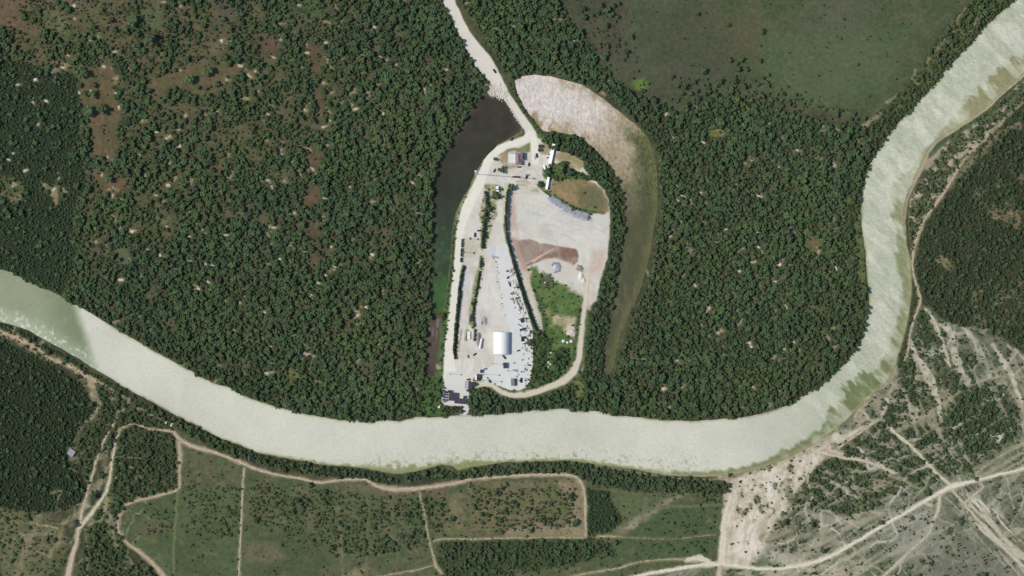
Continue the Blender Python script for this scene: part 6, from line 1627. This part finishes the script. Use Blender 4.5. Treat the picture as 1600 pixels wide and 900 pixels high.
store(815.5, 500.5, 2, 1, 3.4, 4.6, 1.9, .5, 'large charcoal bin standing on the lower strip')
store(812, 508, 1, 1, 5.0, 1.0, 1.0, -.5, 'dark pipe bundle slanting below the large bin')
store(817, 514.5, 3, 1, 7.6, 2.6, 1.0, .25, 'wide charcoal sheet stack across the lower strip')
store(816, 529.5, 0, 0, 2.6, 6.0, 2.2, 0, 'tall navy load near the foot of the strip')
store(820.5, 527, 2, 0, 1.6, 2.6, 1.6, 0, 'navy bin right of the tall navy load')
store(820, 541, 1, 3, 8.0, .8, .7, 1.55, 'thin grey pipe bundle pointing down the yard')
store(827, 570.5, 0, 1, 3.6, 1.6, 1.4, -.2, 'charcoal load at the edge of the compound trees')
store(803.5, 567, 0, 1, 2.4, 1.2, 1.0, 0, 'charcoal load right of the lone dark shed')
store(805, 578, 1, 1, 6.0, .8, .6, .05, 'thin dark pipes right of the lone dark shed')
store(814, 594, 2, 0, 2.0, 5.6, 1.6, .05, 'navy bin right of the mauve shed')
store(731.6, 557, 3, 2, 1.6, 4.0, .8, .2, 'rusty sheets lying on the gravel west of the hall')
store(736, 497, 0, 1, 3.0, 8.0, 2.4, 0, 'long charcoal load on the grass strip of the west yard')
store(732.5, 524, 0, 7, 3.6, 9.5, 1.6, 0, 'long white load lying between two grass verges')
store(752, 436, 2, 7, 1.4, 3.6, 1.2, -.15, 'white bin by the end of the grass strip')
store(855.5, 246.5, 0, 2, 2.2, 1.6, 1.2, .1, 'rusty load beside the longest white shed')
store(857.5, 241.5, 2, 1, 1.4, 1.4, 1.0, .1, 'small dark bin beside the longest white shed')
edge = lambda y: np.interp(y, [415, 437, 460, 484, 503, 525, 560, 600], [800, 806, 812, 819, 826, 829, 829, 826])
for i in range(130):
    y = rr.uniform(437, 600) if i % 3 else rr.uniform(455, 520); x = edge(y) - abs(rr.gauss(0, 7 if y < 535 else 9)) - .8
    w = rr.uniform(.9, 2.6); d = rr.uniform(.7, 1.7)
    store(x, y, rr.choice([0, 0, 1, 1, 2, 3]), rr.choice([0, 3, 3, 3, 4, 4, 7, 7, 7, 1, 5, 8]), w * (1.6 if rr.random() < .3 else 1), d, rr.uniform(.5, 1.6), rr.choice([-1.2, -1.25, .3, .35, rr.uniform(0, 3)]))
for i in range(24):
    y = rr.uniform(395, 500); x = np.interp(y, [395, 440, 500], [772, 779, 790]) + rr.gauss(0, 1.5)
    t = empty('concrete_block', W(x, y), rr.uniform(0, 3), 'small concrete block in the broken line down the left edge of the concrete yard', 'block', 'blocks marking the yard edge')
    MB().box(-.7, .7, -.4, .4, 0, .8, (.94, .94), .06).build('block_body', cols[rr.choice([3, 3, 1])][0], t)

# ------------------------------------------------------------------ rocks, heaps
def rock_mesh(n, g, r):
    V = []; F = []; k = 0
    return V, F
def boulder(x, y, r, label, m, seed):
    gg = np.random.default_rng(seed)
    V_ = ICOV * (1 + gg.uniform(-.16, .14, (len(ICOV), 1))) * np.array([r, r * gg.uniform(.7, 1), r * .6])
    V_[:, 2] = np.maximum(V_[:, 2] + r * .25, -.05)
    o = obj('boulder', mesh_np('boulder', V_, ICOF, [m]), label=label, cat='boulder'); o.location = W(x, y)
rockm = mat('limestone', (214, 210, 198), .95, 0, .1, 1.2, .4, .05)
for i, (x, y, r, lb) in enumerate([(880.5, 533, 2.2, 'leftmost of three big white boulders on the compound lawn'), (886.5, 535, 1.8, 'middle one of three big white boulders on the compound lawn'), (892.5, 533.2, 2.2, 'rightmost of three big white boulders on the compound lawn'),
        (861, 551, 1.3, 'small white boulder on the lawn above the ring of rubble'), (857, 566, 1.6, 'upper white rock of the rubble ring'), (860, 569, 1.5, 'right white rock of the rubble ring'), (857, 573, 1.2, 'lower white rock of the rubble ring'), (852, 441.5, 1.2, 'white rock in the top of the green compound')]):
    boulder(x, y, r, lb, rockm, i)
def rubble(name, pts_fn, n, rmin, rmax, m, label, seed):
    gg = np.random.default_rng(seed); V = []; F = []; k = 0
    for i in range(n):
        x, y, z = pts_fn(gg); r = gg.uniform(rmin, rmax)
        P_ = ICV1 * (1 + gg.uniform(-.25, .2, (len(ICV1), 1))) * r * np.array([1, 1, .7])
        wx, wy, _ = W(x, y); V.append(P_ + np.array([wx, wy, z + r * .2])); F.append(ICF1 + k); k += len(P_)
    obj(name, mesh_np(name, np.concatenate(V), np.concatenate(F), [m]), label=label, kind='stuff')
def along(pts, w):
    def f(gg):
        i = gg.integers(len(pts) - 1); t = gg.random(); a, b = pts[i], pts[i + 1]
        return a[0] + (b[0] - a[0]) * t + gg.normal(0, w / 2.5), a[1] + (b[1] - a[1]) * t + gg.normal(0, w / 2.5), 0
    return f
rubble('causeway_riprap', along([(770, 140), (780, 143), (788, 148), (780, 150)], 11), 240, .35, 1.0, rockm, 'pale broken rock dumped at the head of the dark lagoon', 1)
rubble('bank_rubble', along([(789, 153), (796, 166), (804, 180), (812, 192)], 2.2), 110, .3, .8, rockm, 'line of white stones down the causeway bank', 2)
rubble('lagoon_bank_stones', along([(738, 294), (725, 314), (716, 335), (712, 352)], 3), 70, .25, .6, rockm, 'pale stones on the lagoon bank below the road', 3)
rubble('crushed_stone_windrow', along([(860, 309), (872, 318), (888, 327), (905, 335), (921, 341)], 6), 700, .3, .95, mat('blue_grey_stone', (164, 167, 174), .95, 0, .12, 1), 'blue-grey crushed stone windrow curving along the graded pad', 4)
rubble('gravel_ring', along([(863, 416), (866, 411), (873, 412), (876, 417), (873, 424), (866, 425)], 2.2), 180, .3, .8, mat('slate_stone', (140, 144, 160), .95, 0, .12, 1), 'slate-grey gravel heaped in a ring on the pad', 5)
def heap(name, x, y, rx, ry, h, m, label, seed, rot=0):
    gg = np.random.default_rng(seed); n1, n2 = 28, 7
    V = [(0, 0, h)]; F = []
    for j in range(1, n2 + 1):
        for i in range(n1):
            a = 2 * math.pi * i / n1; k = j / n2; z = h * (1 - k ** 1.3) + gg.normal(0, .06 * h) * (j < n2)
            e = 1 + .12 * math.sin(a * 3 + seed) + gg.normal(0, .04)
            V.append((math.cos(a) * rx * k * e, math.sin(a) * ry * k * e, max(z, -.1 if j == n2 else 0.02)))
    for i in range(n1): F.append((0, 1 + i, 1 + (i + 1) % n1))
    for j in range(n2 - 1):
        for i in range(n1):
            a, b = 1 + j * n1 + i, 1 + j * n1 + (i + 1) % n1; F += [(a, a + n1, b + n1), (a, b + n1, b)]
    o = obj(name, mesh_np(name, V, F, [m]), label=label, cat='heap'); o.location = W(x, y); o.rotation_euler = (0, 0, rot)
heap('stone_heap', 919, 340, 2.8, 3.4, 2.6, mat('dark_stone', (120, 117, 126), .95, 0, .1, 1), 'dark mound at the end of the crushed stone windrow', 1)
heap('gravel_heap', 868.5, 417.5, 4.2, 3.6, 2.0, mat('grey_gravel', (186, 188, 194), .95, 0, .1, 1), 'pale grey heap inside the slate ring', 2)
heap('sand_heap', 908, 432, 3.6, 5.2, 2.2, mat('white_sand', (214, 211, 200), .95, 0, .05, 1), 'white sand heap beside the compound track', 3)
heap('sand_heap', 912, 438, 2.6, 3.4, 1.6, mat('white_sand', (220, 214, 196)), 'smaller white sand heap touching the larger one', 4)
heap('soil_heap', 748, 527, 2.6, 6.0, 2.0, mat('plum_soil', (140, 126, 130), .95, 0, .1, 1), 'plum-brown soil heap left of the tank trailer', 5)
heap('coal_heap', 757, 501, 3.6, 5.2, 1.6, mat('grey_slag', (160, 158, 162), .95, 0, .15, 1), 'grey slag heap on the gravel lane', 6, .3)
heap('slag_heap', 754, 503, 1.0, 3.4, 1.2, mat('dark_slag', (96, 94, 100), .95), 'narrow dark slag heap beside the grey one', 7, -.3)
heap('soil_bank', 846, 401, 14, 1.7, 1.5, mat('pale_soil', (186, 166, 148), .95, 0, .05, 1), 'straight pale soil bank across the reddish ground', 8, math.radians(30))
heap('rubble_heap', 906, 419, 4.2, 3.4, 1.4, mat('brown_rubble', (150, 134, 122), .95, 0, .3, 1.5), 'brown rubble heap east of the red soil', 9)
rubble('pad_rubble', along([(903, 416), (910, 421)], 4), 60, .3, .8, mat('dark_stone', (118, 114, 130)), 'dark rubble scattered east of the red soil', 6)
rubble('yard_rubble', along([(893, 518), (886, 522), (897, 520)], 4), 80, .4, 1.1, rockm, 'white rubble on the bare patch in the green compound', 7)
print('done')
